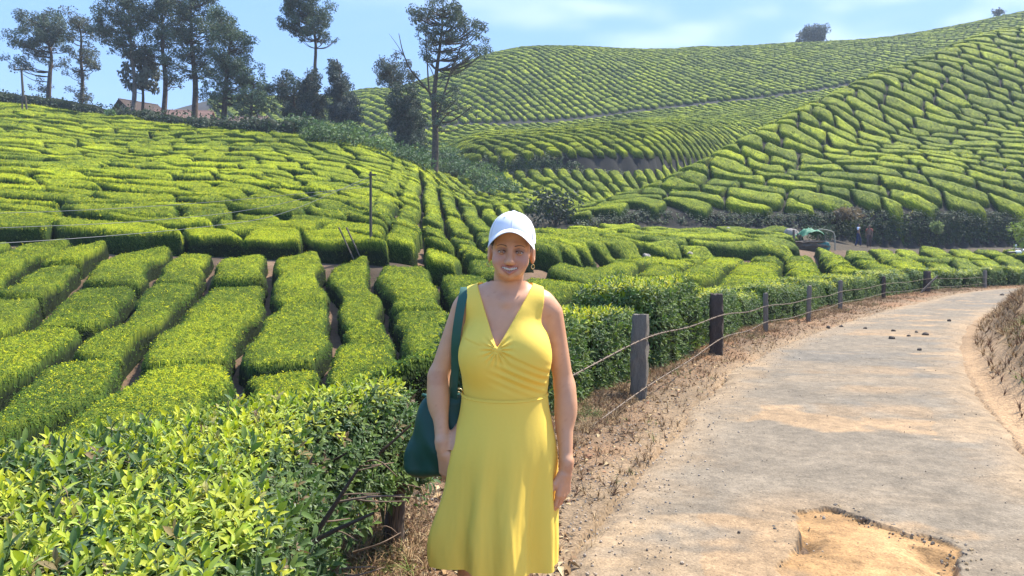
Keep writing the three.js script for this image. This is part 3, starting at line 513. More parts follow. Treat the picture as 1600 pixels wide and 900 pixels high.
// ------------------------------------------------------------------ the tea hedge in the foreground
{
  const OUT = [[-0.37, 4.05], [-0.42, 3.50], [-0.66, 2.85], [-0.60, 2.35], [-0.47, 1.95], [-0.42, 1.5], [-0.46, 0.95], [-0.9, 0.7], [-2.3, 0.8], [-2.35, 1.6], [-1.98, 2.3], [-1.58, 2.85], [-1.15, 3.35], [-0.72, 3.98]];
  const inH = (x, d) => polyDist(OUT, x, d) + 0.06 * fbm(x * 3, d * 3, 201, 3), gy = (x, d) => height(x, -d);
  const topAt = (x, d) => { const t = d > 3 ? 0.905 : lerp(0.84, 0.905, sstep(1.2, 3, d)); return t + 0.05 * fbm(x * 2.2, d * 2.2, 203, 2); };
  const surf = (inset) => {                  // the clipped surface as a mesh, drawn in by inset
    const P = [], I = [], id = new Map(), st = 0.035, nx = 62, nd = 100;
    const yAt = (e, x, d) => { const Rr = 0.26, t = clamp((e - inset) / Rr), hb = lerp(0.13, 0.19, sstep(2.6, 3.6, d)); return lerp(hb, topAt(x, d) - inset, Math.sqrt(1 - (1 - t) * (1 - t))); };
    for (let i = 0; i <= nx; i++) for (let j = 0; j <= nd; j++) { const x = -2.45 + i * st, d = 0.6 + j * st, e = inH(x, d); if (e > inset) { id.set(i * 200 + j, P.length / 3); P.push(x, yAt(e, x, d), -d); } }
    for (let i = 0; i < nx; i++) for (let j = 0; j < nd; j++) { const a = id.get(i * 200 + j), b = id.get((i + 1) * 200 + j), c = id.get((i + 1) * 200 + j + 1), e = id.get(i * 200 + j + 1); if ([a, b, c, e].every((v) => v !== undefined)) I.push(a, b, c, a, c, e); }
    const g = new THREE.BufferGeometry(); g.setAttribute('position', new THREE.Float32BufferAttribute(P, 3)); g.setIndex(I); g.computeVertexNormals(); return g;
  };
  const base = V(-1, 0, -2.6), t = thing('tea_hedge', 'leafy bright green tea hedge filling the lower left foreground beside the woman', 'tea hedge', null, base);
  const shift = (g) => g.translate(-base.x, -base.y, -base.z);
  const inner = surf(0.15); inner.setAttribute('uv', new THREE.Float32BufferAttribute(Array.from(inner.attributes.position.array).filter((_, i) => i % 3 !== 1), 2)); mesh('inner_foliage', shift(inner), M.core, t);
  // woody stems
  const R = rng(211);
  const stem = (x, d, r, lean) => {
    const trunk = tube([V(x, gy(x, d) - 0.05, -d), V(x + lean * 0.1, 0.15, -d + 0.02), V(x + lean * 0.25, 0.36, -d + 0.05 * (R() - 0.5))], r, r * 0.72, 8);
    const o = mesh('trunk', shift(trunk), M.bark, t), limbs = [];
    for (let k = 0; k < 9; k++) { const a = k / 9 * 6.28 + R(), q = 0.2 + 0.32 * R(), x1 = x + lean * 0.25, y1 = 0.28 + 0.08 * R(); limbs.push(tube([V(x1, y1, -d), V(x1 + Math.cos(a) * q * 0.5, y1 + 0.18 + 0.1 * R(), -d + Math.sin(a) * q * 0.5), V(x1 + Math.cos(a) * q, 0.66 + 0.14 * R(), -d + Math.sin(a) * q)], r * 0.32, r * 0.09, 5)); }
    mesh('branch', shift(mergeGeometries(limbs)), M.bark, o);
  };
  stem(-0.60, 3.72, 0.058, 0.1); stem(-0.86, 3.15, 0.05, -0.3); stem(-0.95, 2.45, 0.055, 0.2); stem(-0.85, 1.7, 0.055, -0.1); stem(-1.5, 2.1, 0.05, 0.2); stem(-1.4, 1.2, 0.05, 0.1);
  // bare twigs poking out of the shaded end
  const tw = []; for (let k = 0; k < 46; k++) { const d = lerp(1.6, 3.9, R()), x = -0.62 + 0.22 * (R() - 0.5), y = lerp(0.2, 0.62, R()); tw.push(tube([V(x - 0.1, y, -d), V(x + 0.02, y + 0.06 * R(), -d + 0.05), V(x + 0.06 + 0.1 * R(), y + 0.1 * (R() - 0.3), -d + 0.14 * (R() - 0.3))], 0.005, 0.002, 4)); }
  for (const g of tw) mesh('twig', shift(g), M.twig, t);
  const outer = surf(0.02), keep = (p) => p.z < -0.9;
  const patch = (p) => 0.55 + 0.45 * sstep(-0.45, 0.15, fbm(p.x * 1.3, p.z * 1.3, 207, 3));
  const topShoots = sow(outer, SHOOT.near, 980, 221, { patch, scale: 0.76, vary: true, old: 0.035, tint: 0.94, warm: 0.92, keep, sink: -0.03, weight: (p, n) => (n.y > 0.75 ? 1.15 : 0.8) });
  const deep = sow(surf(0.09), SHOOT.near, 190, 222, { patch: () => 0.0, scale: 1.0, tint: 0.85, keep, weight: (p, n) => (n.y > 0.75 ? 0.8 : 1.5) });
  for (const lots of [topShoots, deep]) lots.forEach((lot) => lot.forEach(([m]) => { m.elements[12] -= base.x; m.elements[13] -= base.y; m.elements[14] -= base.z; }));
  // the nearest shoots get leaves that are single pieces
  const near = []; topShoots.forEach((lot, v) => { for (const l of lot) { const x = l[0].elements[12] + base.x, y = l[0].elements[13], z = l[0].elements[14] + base.z, c = colOf(x, z), row = 400 + F * (EYE - y) / -z; if (c > 20 && c < 640 && row < 890 && row > 600) near.push([-z, l, v]); } });
  near.sort((a, b) => a[0] - b[0]); const chosen = new Set(near.filter((_, i) => i % 4 === 0).slice(0, 43).map((n) => n[1]));
  topShoots.forEach((lot, v) => { for (let i = lot.length - 1; i >= 0; i--) if (chosen.has(lot[i])) lot.splice(i, 1); });
  const single = [0, 1, 2].map((k) => leafGeo(0.074, 0.026, 0.2 + 0.12 * k, 0.3, 4)), mats = [[0.34, 0.44, 0.014], [0.26, 0.38, 0.012], [0.40, 0.47, 0.018]].map((c) => { const m = M.leaf.clone(); m.color = rgb(...c); return m; });
  let n = 0; for (const [m] of chosen) for (let i = 0; i < 7 && n < 300; i++, n++) {
    const f = i / 6, l = turned(single[i % 3], -(lerp(0.25, 1.1, f) + 0.25 * (R() - 0.5)), i * 2.4 + R() * 0.5, 0.4 * (R() - 0.5), V(0, 0.07 * f, 0), lerp(1.05, 0.6, f)); // the pose only
    const o = mesh('leaf', single[i % 3], mats[Math.floor(R() * 3)], t); o.matrix.copy(m).multiply(new THREE.Matrix4().compose(V(0, 0.07 * f, 0), new THREE.Quaternion().setFromEuler(new THREE.Euler(-(lerp(0.25, 1.1, f) + 0.25 * (R() - 0.5)), i * 2.4 + R() * 0.5, 0.4 * (R() - 0.5), 'YXZ')), V(1, 1, 1).multiplyScalar(lerp(1.05, 0.6, f)))); o.matrix.decompose(o.position, o.quaternion, o.scale);
  }
  topShoots.forEach((lot, i) => instanced('leaf_shoots', SHOOT.near[i], M.leaf, lot, t));
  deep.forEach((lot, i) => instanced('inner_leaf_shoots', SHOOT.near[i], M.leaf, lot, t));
  console.log('foreground shoots', topShoots.reduce((a, l) => a + l.length, 0), deep.reduce((a, l) => a + l.length, 0));
}

// ------------------------------------------------------------------ the roadside hedge behind the fence, bush by bush
{
  const R = rng(301), L = fenceLine.getLength(); let s = 3.2, k = 0;
  while (s < L) {
    const p0 = fenceLine.getPointAt(s / L), d0 = -p0.z, len = lerp(1.15, 1.9, R()) * (d0 > 25 ? 1.5 : 1), e = Math.min(1, (s + len) / L), c = s + len / 2, col = colOf(p0.x, p0.z); if (d0 > 49 || col > 1720) break;
    const wide = lerp(1.0, 1.25, R()), big = d0 > 8.7 && d0 < 10.8, h = big ? 0.96 : lerp(0.74, 0.92, R()) * (k < 3 ? 0.86 : 1) * (d0 > 14 ? 0.92 : 1);
    const off0 = 0.34 + 0.1 * R() - (big ? 0.08 : 0);
    const S0 = s; const Qg = (u, b) => { const q = clamp((S0 + 0.04 + (len - 0.06) * u) / L), p = fenceLine.getPointAt(q), t = fenceLine.getTangentAt(q), n = off0 + wide * b + 0.08 * noise(q * 60, b * 2, 5); return [p.x + t.z * n, p.z - t.x * n]; };
    const [bx, bz] = Qg(0.5, 0.5), base = V(bx, height(bx, bz), bz);
    const where = `tea hedge bush, ${nth(k + 1)} along the roadside fence counting from the woman`;
    const t = thing('hedge_bush', where, 'hedge bush', 'roadside hedge bushes', base);
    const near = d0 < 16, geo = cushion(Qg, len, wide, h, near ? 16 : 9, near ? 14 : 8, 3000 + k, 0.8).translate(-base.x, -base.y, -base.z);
    // the woody, leafless foot of the hedge is coloured dark, shade included: draw the body in a little so that the leaf shoots stand out from it
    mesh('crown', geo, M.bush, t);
    const v = d0 < 12 ? SHOOT.near : d0 < 26 ? SHOOT.hedge : SHOOT.far, dens = d0 < 9 ? 330 : d0 < 13 ? 260 : d0 < 20 ? 190 : d0 < 30 ? 130 : 26;
    sow(geo, v, dens, 3300 + k, { patch: (p) => 0.75, sink: d0 < 12 ? 0.0 : -0.01, scale: d0 < 12 ? 1.05 : 1, weight: (p, n) => (n.y < 0.4 ? 1.25 : 1) }).forEach((lot, i) => instanced('leaf_shoots', v[i], M.leaf, lot, t));
    if (near) { const st = []; for (let q = 0; q < 3; q++) { const [x, z] = Qg(0.2 + 0.3 * q, 0.2), y = height(x, z); st.push(tube([V(x - base.x, y - base.y - 0.05, z - base.z), V(x - base.x + 0.05, y - base.y + 0.2, z - base.z), V(x - base.x - 0.05 + 0.1 * R(), y - base.y + 0.5, z - base.z)], 0.035, 0.02, 6)); } mesh('stem', mergeGeometries(st), M.bark, t); }
    s += len; k++;
  }
}

// ------------------------------------------------------------------ dark hedge along the ridge
{
  const P = [], R = rng(401), L = new Leaves(), pts = [];
  const row = (col) => { const k = col < 250 ? 9.95 : lerp(9.95, 9.6, (col - 250) / 220); const [x, z] = onLine(col, k); return V(x, height(x, z), z); };
  const segs = []; for (let c = -260; c <= 468; c += 8) segs.push(row(c));
  const I = [], H0 = 1.35; segs.forEach((p, i) => { const w = 0.7, t = (segs[Math.min(segs.length - 1, i + 1)]).clone().sub(segs[Math.max(0, i - 1)]).normalize(), n = V(t.z, 0, -t.x), h = H0 * lerp(0.85, 1.2, R()); for (const [a, b] of [[-w, -0.2], [-w * 0.95, h * 0.6], [-w * 0.6, h], [w * 0.6, h], [w, -0.2]]) P.push(p.x + n.x * a, p.y + b, p.z + n.z * a); });
  for (let i = 0; i + 1 < segs.length; i++) for (let j = 0; j < 4; j++) { const o = i * 5 + j; I.push(o, o + 5, o + 1, o + 1, o + 5, o + 6); }
  const g = new THREE.BufferGeometry(); g.setAttribute('position', new THREE.Float32BufferAttribute(P, 3)); g.setAttribute('uv', new THREE.Float32BufferAttribute(P.filter((_, i) => i % 3 !== 2), 2)); g.setIndex(I); g.computeVertexNormals();
  const t = thing('ridge_hedge', 'long dark hedge along the ridge under the tall trees', 'hedge', null, V(0, 0, 0)); mesh('hedge_body', g, M.core, t);
  for (const p of segs) for (let q = 0; q < 5; q++) L.clump(V(p.x + (R() - 0.5) * 3.5, p.y + lerp(0.2, 1.4, R()), p.z + (R() - 0.5) * 1.2 + 0.3), 0.7, 26, 0.3, [0.035, 0.062, 0.024], R, 0.7);
  mesh('foliage', L.geo(), M.leafV, t);
}

// ------------------------------------------------------------------ trees
// crown parts are [column, row, radius in columns] as the tree stands in the photograph, at its own distance; depth is spread round the trunk
function tree(o) {
  const { d, trunk, clumps, seed, name = 'tree', label, category = 'tree', group } = o, R = rng(seed), u = d / F;
  const b = trunk[0], gx = (b[0] - 800) * u, base = V(gx, height(gx, -d) - 0.1, -d); const t = thing(name, label, category, group, base);
  const loc = (c, r, dz = 0) => { const p = at(c, r, d); return V(p.x - base.x, p.y - base.y, dz); };
  const tp = trunk.map(([c, r], i) => (i ? loc(c, r, (R() - 0.5) * 0.8) : V(0, -0.3, 0)));
  mesh('trunk', tube(tp, o.r0 ?? 0.28, o.r1 ?? 0.08, 7, 16), o.bark ?? M.bark, t);
  const L = new Leaves(), limbs = [], axis = new THREE.CatmullRomCurve3(tp), top = tp[tp.length - 1].y;
  for (const [c, r, rad, tint = 1] of clumps) {
    const rr = rad * u, spread = o.spread ?? 1, C = loc(c, r, 0), off = Math.abs(C.x - tp[tp.length - 1].x); C.z = (R() - 0.5) * 2 * spread * Math.max(1.0, Math.min(3.4, 2.2));
    // limb from the trunk, somewhat below the clump
    let best = 0, bd = 1e9; for (let k = 0; k <= 20; k++) { const p = axis.getPointAt(k / 20), dy = C.y - rr * 0.4 - off * 0.35 - p.y, q = Math.abs(dy); if (q < bd) { bd = q; best = k / 20; } }
    const p0 = axis.getPointAt(clamp(best, 0.15, 0.98)), mid = p0.clone().lerp(C, 0.5); mid.y -= 0.12 * p0.distanceTo(C) * (o.arch ?? 1);
    if (p0.distanceTo(C) > 0.4) limbs.push(tube([p0, mid, C], (o.r0 ?? 0.28) * 0.17, 0.018, 5));
    const n = Math.round(rr * rr * ((o.dense ?? 34) * 8 + 40));
    const col = o.color ?? [0.045, 0.065, 0.03];
    // a clump is several tufts, so that the sky shows through between them
    const m = Math.max(3, Math.round(5 * (o.tufts ?? 1)));
    for (let q = 0; q < m; q++) { const s = lerp(0.35, 0.62, R()), a = V((R() - 0.5) * 1.6, (R() - 0.5) * 1.2, (R() - 0.5) * 1.6).multiplyScalar(rr * 0.75), w = tint * lerp(0.75, 1.3, R()); L.clump(C.clone().add(a), rr * s, Math.round(n / m * 1.4), o.leaf ?? 0.2, [1.5 * col[0] * w, 1.5 * col[1] * w, 1.6 * col[2] * w], R, o.flat ?? 0.85, o.droop ?? 0); }
  }
  for (const [pts, r] of o.bare ?? []) limbs.push(tube(pts.map(([c, r2, dz = 0]) => loc(c, r2, dz)), r, r * 0.25, 5));
  if (limbs.length) mesh('branch', mergeGeometries(limbs), o.bark ?? M.bark, t);
  mesh('crown', L.geo(), M.leafV, t); return t;
}
function fill(seed, shapes, more = 2.1) {               // tufts scattered inside ellipses [column, row, half width, half height, how many, tuft radius]
  const R = rng(seed), out = []; for (const [c, r, w, h, n, q] of shapes) for (let i = 0; i < n * more; i++) { const a = R() * 6.283, k = Math.sqrt(R()); out.push([c + Math.cos(a) * k * w, r + Math.sin(a) * k * h, q * lerp(0.6, 1.15, R()), lerp(0.7, 1.25, R())]); } return out;
}
const GROVE = 'tall thin trunked trees on the ridge by the houses', dk = [0.05, 0.075, 0.04];
tree({ name: 'ridge_tree', seed: 501, d: 92, color: dk, r0: 0.34, trunk: [[80, 160], [80, 120], [78, 85], [72, 50], [70, 25]], clumps: fill(1, [[62, 45, 42, 32, 22, 13], [40, 70, 24, 30, 9, 10], [85, 70, 20, 30, 10, 10], [68, 138, 8, 14, 4, 6], [30, 98, 14, 10, 4, 7]]), label: 'leftmost tall tree on the ridge, with a broad ragged crown' , group: GROVE });
tree({ name: 'ridge_tree', seed: 502, d: 90, color: [0.062, 0.075, 0.045], r0: 0.27, trunk: [[129, 163], [128, 130], [129, 90], [126, 55], [124, 35]], clumps: fill(2, [[124, 45, 20, 20, 9, 11], [130, 78, 20, 22, 10, 10], [112, 108, 12, 10, 4, 8], [145, 100, 9, 8, 3, 6], [128, 145, 12, 14, 7, 7]]), label: 'slim ridge tree with a leafy clump low on its trunk, second from the left', group: GROVE });
tree({ name: 'ridge_tree', seed: 503, d: 86, color: dk, r0: 0.3, bark: M.paleBark, trunk: [[211, 184], [209, 130], [206, 80], [204, 40], [200, 5]], clumps: fill(3, [[200, 20, 36, 26, 16, 13], [180, 45, 32, 22, 12, 12], [212, 55, 26, 28, 10, 12], [157, 46, 14, 18, 5, 9], [190, 78, 12, 12, 3, 8]]), label: 'pale trunked tall tree standing in front of the dark roof, its crown leaning left', group: GROVE });
tree({ name: 'ridge_tree', seed: 504, d: 88, color: [0.09, 0.10, 0.065], r0: 0.2, leaf: 0.34, droop: 0.8, trunk: [[226, 178], [226, 150], [222, 110], [224, 85]], clumps: fill(4, [[224, 105, 22, 26, 12, 9], [210, 120, 9, 22, 5, 7], [238, 125, 9, 20, 5, 7]]), label: 'short pale tree with hanging foliage between two taller trunks', group: GROVE });
tree({ name: 'ridge_tree', seed: 505, d: 87, color: dk, r0: 0.36, trunk: [[258, 186], [256, 130], [256, 80], [254, 35], [252, 0]], clumps: fill(5, [[252, 5, 34, 22, 14, 13], [256, 45, 32, 26, 15, 12], [242, 80, 18, 16, 6, 9], [272, 92, 16, 16, 5, 9], [268, 122, 20, 8, 5, 8]]), label: 'dark straight tree between the dark roof and the pink roof', group: GROVE });
tree({ name: 'ridge_tree', seed: 506, d: 86, color: dk, r0: 0.42, trunk: [[306, 188], [303, 130], [302, 80], [300, 30], [300, -10]], clumps: fill(6, [[300, 0, 34, 22, 14, 14], [305, 45, 38, 30, 18, 13], [285, 88, 18, 18, 6, 10], [322, 95, 22, 26, 9, 11], [290, 118, 16, 8, 4, 7]]), label: 'tallest tree of the grove, thick dark trunk before the pink roof', group: GROVE });
tree({ name: 'ridge_tree', seed: 507, d: 84, color: [0.055, 0.085, 0.04], r0: 0.36, trunk: [[352, 188], [354, 140], [356, 90], [358, 45]], clumps: fill(7, [[360, 50, 30, 26, 13, 13], [372, 85, 26, 34, 15, 13], [340, 115, 24, 28, 12, 12], [375, 135, 26, 26, 12, 12], [340, 150, 16, 18, 7, 10]]), label: 'leafy round crowned tree at the right end of the grove', group: GROVE });
tree({ name: 'ridge_tree', seed: 508, d: 83, color: [0.06, 0.095, 0.042], r0: 0.25, trunk: [[392, 190], [394, 160], [396, 130]], clumps: fill(8, [[398, 135, 22, 22, 10, 11], [386, 160, 20, 22, 9, 10], [412, 155, 16, 26, 8, 10]]), label: 'short bushy tree right of the grove in front of the last pink roof', group: GROVE });
tree({ name: 'tall_tree', seed: 509, d: 88, color: [0.045, 0.075, 0.04], r0: 0.3, dense: 44, trunk: [[497, 215], [494, 160], [492, 110], [493, 70], [486, 20], [482, -25]], clumps: fill(9, [[476, 0, 34, 24, 18, 13], [482, 32, 34, 20, 16, 11], [452, 35, 14, 16, 6, 9], [500, 52, 18, 8, 6, 7], [478, 62, 8, 6, 2, 6], [518, 60, 5, 7, 2, 5]]), label: 'tall bare trunked tree with a compact crown touching the top of the picture', category: 'tree' });
tree({ name: 'dark_bush_tree', seed: 510, d: 84, color: [0.03, 0.05, 0.032], r0: 0.18, dense: 60, trunk: [[458, 210], [458, 180], [458, 135]], clumps: fill(10, [[455, 140, 18, 20, 12, 10], [462, 165, 20, 18, 12, 10]]), label: 'dense dark low tree left of the tall bare trunk', category: 'tree' });
tree({ name: 'dark_bush_tree', seed: 511, d: 83, color: [0.03, 0.048, 0.034], r0: 0.2, dense: 60, trunk: [[493, 218], [493, 180], [493, 125]], clumps: fill(11, [[492, 128, 14, 16, 10, 9], [492, 155, 18, 20, 13, 10], [482, 172, 18, 14, 8, 10]]), label: 'dense dark low tree wrapped round the foot of the tall bare trunk', category: 'tree' });
tree({ name: 'conifer', seed: 512, d: 82, color: [0.034, 0.05, 0.04], r0: 0.2, dense: 58, droop: 0.3, trunk: [[536, 218], [534, 170], [530, 110], [526, 92]], clumps: fill(12, [[527, 103, 6, 10, 6, 7], [530, 125, 12, 14, 11, 9], [535, 150, 18, 16, 14, 10], [538, 178, 22, 16, 14, 11]]), label: 'dark cone shaped tree standing alone against the sky', category: 'tree' });
tree({ name: 'dark_bush_tree', seed: 513, d: 80, color: [0.032, 0.05, 0.03], r0: 0.25, dense: 60, trunk: [[636, 240], [634, 200], [632, 150]], clumps: fill(13, [[632, 160, 24, 22, 14, 12], [636, 195, 26, 24, 20, 13], [640, 225, 22, 14, 9, 11]]), label: 'dense dark tree at the left side of the big forked tree', category: 'tree' });
tree({ name: 'dark_bush_tree', seed: 514, d: 84, color: [0.06, 0.075, 0.05], r0: 0.18, dense: 40, trunk: [[622, 235], [622, 170], [616, 125]], clumps: fill(14, [[618, 112, 26, 16, 13, 10], [604, 122, 14, 16, 7, 9], [640, 118, 14, 8, 5, 8]]), label: 'airy grey green tree top showing over the dense dark tree', category: 'tree' });
tree({ name: 'forked_tree', seed: 515, d: 76, color: [0.055, 0.075, 0.04], r0: 0.42, r1: 0.07, dense: 34, spread: 1.1, bark: M.bark, trunk: [[679, 236], [680, 205], [678, 160], [682, 110], [690, 55], [692, 12]],
  clumps: fill(15, [[690, 12, 34, 14, 15, 9], [660, 24, 18, 12, 9, 8], [712, 38, 20, 16, 11, 9], [688, 62, 24, 18, 14, 9], [740, 50, 20, 14, 9, 8], [744, 80, 24, 14, 9, 8], [655, 50, 14, 16, 6, 7], [716, 92, 16, 12, 6, 8], [672, 90, 10, 14, 4, 7], [700, 150, 26, 26, 7, 9], [685, 175, 14, 24, 5, 9], [735, 175, 14, 10, 3, 7]], 1.8),
  bare: [[[[680, 200, 0], [690, 165, 0.5], [704, 120, 0.8], [722, 75, 0.8], [738, 52, 0.8]], 0.14], [[[679, 175, 0], [670, 140, -0.6], [666, 95, -1], [664, 45, -1], [668, 22, -1]], 0.12], [[[704, 120, 0.8], [724, 98, 0.5], [742, 82, 0.4]], 0.07], [[[676, 150, 0], [660, 132, 0.5], [642, 110, 1], [632, 85, 1.2], [626, 58, 1.2]], 0.13], [[[638, 100, 1], [625, 78, 1.5], [612, 60, 1.6]], 0.05], [[[634, 90, 1.1], [622, 82, 0.6], [614, 78, 0.4]], 0.04], [[[664, 138, 0.4], [648, 128, 0], [632, 126, -0.4]], 0.08], [[[680, 125, 0], [672, 105, -0.6], [662, 88, -1], [654, 68, -1]], 0.06], [[[683, 200, 0], [700, 180, 0.6], [722, 172, 1], [745, 172, 1]], 0.07]],
  label: 'big forked tree with an open crown and a bare dead limb on its left', category: 'tree' });
tree({ name: 'far_tree', seed: 516, d: 243, color: [0.06, 0.075, 0.055], r0: 0.5, leaf: 0.45, dense: 9, spread: 1, trunk: [[1266, 90], [1267, 78], [1268, 62]], clumps: fill(16, [[1270, 52, 20, 12, 16, 9], [1262, 66, 12, 10, 7, 7], [1288, 74, 10, 7, 5, 6], [1252, 82, 8, 4, 3, 5]]), label: 'lone round tree on the skyline of the far hill', category: 'tree' });
tree({ name: 'far_tree', seed: 517, d: 226, color: [0.07, 0.08, 0.06], r0: 0.18, leaf: 0.45, dense: 9, spread: 0.5, trunk: [[1563, 36], [1562, 26], [1560, 16]], clumps: fill(17, [[1560, 18, 7, 5, 5, 4], [1563, 28, 4, 4, 2, 3]]), label: 'thin spindly sapling on the skyline at the upper right', category: 'tree' });
tree({ name: 'sapling', seed: 518, d: 76, color: [0.10, 0.16, 0.05], r0: 0.06, dense: 40, leaf: 0.25, spread: 0.3, trunk: [[175, 196], [175, 186], [174, 176]], clumps: fill(18, [[174, 180, 7, 7, 7, 5]]), label: 'small green sapling among the tea below the dark roof', category: 'tree' });

// ------------------------------------------------------------------ wild shrubs on the slope under the forked tree, and greenery hanging over the bank
{
  const protos = [0, 1, 2].map((k) => { const R = rng(601 + k), L = new Leaves(), st = []; for (let i = 0; i < 26; i++) { const a = R() * 6.28, q = Math.sqrt(R()) * 1.3, c = V(Math.cos(a) * q, 0.35 + (1.5 - q * 0.8) * R(), Math.sin(a) * q), w = lerp(0.7, 1.25, R()); L.clump(c, 0.5, 60, 0.22, k === 2 ? [0.14 * w, 0.22 * w, 0.06 * w] : [0.085 * w, 0.155 * w, 0.05 * w], R, 0.8); if (i % 4 === 0) st.push(tube([V(0, -0.2, 0), V(c.x * 0.4, c.y * 0.6, c.z * 0.4), c], 0.05, 0.02, 4)); } return [L.geo(), mergeGeometries(st)]; });
  const R = rng(611), SP = [[480, 208], [500, 214], [520, 214], [545, 216], [570, 220], [596, 226], [615, 236], [640, 244], [662, 252], [690, 256], [712, 262], [735, 274], [752, 284], [505, 200], [530, 202], [560, 206], [585, 214], [606, 220], [650, 238], [700, 248], [722, 268], [575, 196], [560, 192], [600, 205], [668, 244], [455, 205], [430, 196], [410, 192], [630, 230], [680, 250], [742, 280], [764, 296], [545, 226], [515, 222], [590, 236], [618, 248], [645, 258], [670, 264], [778, 305], [500, 224], [700, 270]];
  SP.sort((a, b) => a[0] - b[0] || a[1] - b[1]); SP.forEach(([c, r], i) => {
    // the distance at which the ground meets that line of sight
    let d = 58; for (; d < 110; d += 0.5) { const x = (c - 800) / F * d, y = height(x, -d), row = 400 - (y - EYE) * F / d; if (row <= r + 8 && d > lineRadius(Math.atan((c - 800) / F), 9.3)) break; }
    const g = ground(c, d), t = thing('shrub', `grey green wild shrub, ${nth(i + 1)} from the left on the slope below the forked tree`, 'shrub', 'wild shrubs on the slope', g), [lf, st] = protos[i % 3]; const s = lerp(0.95, 1.6, R()); t.scale.setScalar(s); t.rotation.y = R() * 6.28;
    mesh('foliage', lf, M.leafV, t); mesh('stem', st, M.bark, t);
  });
  // bank greenery
  const G = [], cols = []; for (let c = 890; c <= 1720; c += 7) cols.push(c);
  const P = [], I = []; cols.forEach((c) => { for (let j = 0; j <= 5; j++) { const [x, z] = onLine(c, lerp(6.1, 7.02, j / 5)); P.push(x, height(x, z) + 0.1, z); } });
  for (let i = 0; i + 1 < cols.length; i++) for (let j = 0; j < 5; j++) { const o = i * 6 + j; I.push(o, o + 6, o + 1, o + 1, o + 6, o + 7); }
  const g = new THREE.BufferGeometry(); g.setAttribute('position', new THREE.Float32BufferAttribute(P, 3)); g.setIndex(I);
  const lots = sow(g, SHOOT.distant, 22, 621, { patch: () => 0, tint: 0.4, scale: 1.5, weight: (p) => 0.35 + 1.3 * sstep(-0.3, 0.4, fbm(p.x * 0.3, p.y * 0.6, 5, 3)) });  // tint deepens the weed greens to stand in for the bank shade
  const o = instanced('bank_plants', SHOOT.distant[0], M.leaf, lots[0].concat(lots[1])); tag(o, 'weeds darkened to read as shaded, covering the earth bank under the right hill', 'weeds');
  { const P = [], I = []; let n = 0; for (let c = 690; c <= 1045; c += 6) { for (const k of [10.95, 11.35, 11.7, 12.02]) { const [x, z] = onLine(c, k); P.push(x, height(x, z) + 0.1, z); } n++; } for (let i = 0; i + 1 < n; i++) for (let j = 0; j < 3; j++) { const o = i * 4 + j; I.push(o, o + 4, o + 1, o + 1, o + 4, o + 5); }
    const tg = new THREE.BufferGeometry(); tg.setAttribute('position', new THREE.Float32BufferAttribute(P, 3)); tg.setIndex(I); const tl = sow(tg, SHOOT.distant, 16, 627, { patch: () => 0, tint: 0.6, scale: 1.8, weight: (p) => 2.2 * sstep(-0.05, 0.3, fbm(p.x * 0.12, p.z * 0.3, 15, 3)) });
    tag(instanced('terrace_weeds', SHOOT.distant[1], M.leaf, tl[0].concat(tl[1])), 'patchy dark weeds on the rocky terrace bank below the far hill', 'weeds'); }
  // a bright shrub at the right edge and a small plant on the bank
  const shrub = (name, label, col, d, rad, h, color, seed, up = 0, leaf = 0.16) => { const R = rng(seed), p = ground(col, d), t = thing(name, label, 'shrub', null, V(p.x, p.y + up, p.z)), L = new Leaves(), st = []; for (let i = 0; i < 30; i++) { const a = R() * 6.28, q = Math.sqrt(R()) * rad, c = V(Math.cos(a) * q, h * lerp(0.25, 1, R()), Math.sin(a) * q), w = lerp(0.7, 1.3, R()); L.clump(c, rad * 0.42, 40, leaf, color.map((v) => v * w), R, 0.8); if (i % 3 === 0) st.push(tube([V(0, -0.15, 0), V(c.x * 0.3, c.y * 0.5, c.z * 0.3), c], 0.03, 0.01, 4)); } mesh('foliage', L.geo(), M.leafV, t); mesh('stem', mergeGeometries(st), M.bark, t); };
  shrub('bright_shrub', 'bright yellow green shrub at the right edge of the picture above the hedge', 1600, 50, 0.85, 2.4, [0.22, 0.30, 0.04], 631, 0, 0.2);
  shrub('bank_shrub', 'small pale green plant growing on the dark bank right of the two walkers', 1462, 58.6, 0.35, 0.9, [0.22, 0.28, 0.08], 632, 1.2);
  shrub('dry_bush', 'straw brown dry bush overhanging the bank above the two walkers', 1325, 57.6, 0.75, 0.5, [0.20, 0.155, 0.085], 633, 2.0, 0.25);
  shrub('dark_shrub', 'dark leafy shrub at the foot of the bank left of the walkers', 1283, 53.5, 0.8, 1.1, [0.05, 0.08, 0.03], 634, 0);
  shrub('dark_shrub', 'rounded dark shrub at the left end of the shaded bank above the white cap', 868, 55, 1.6, 2.2, [0.04, 0.06, 0.03], 635, 0, 0.3);
}

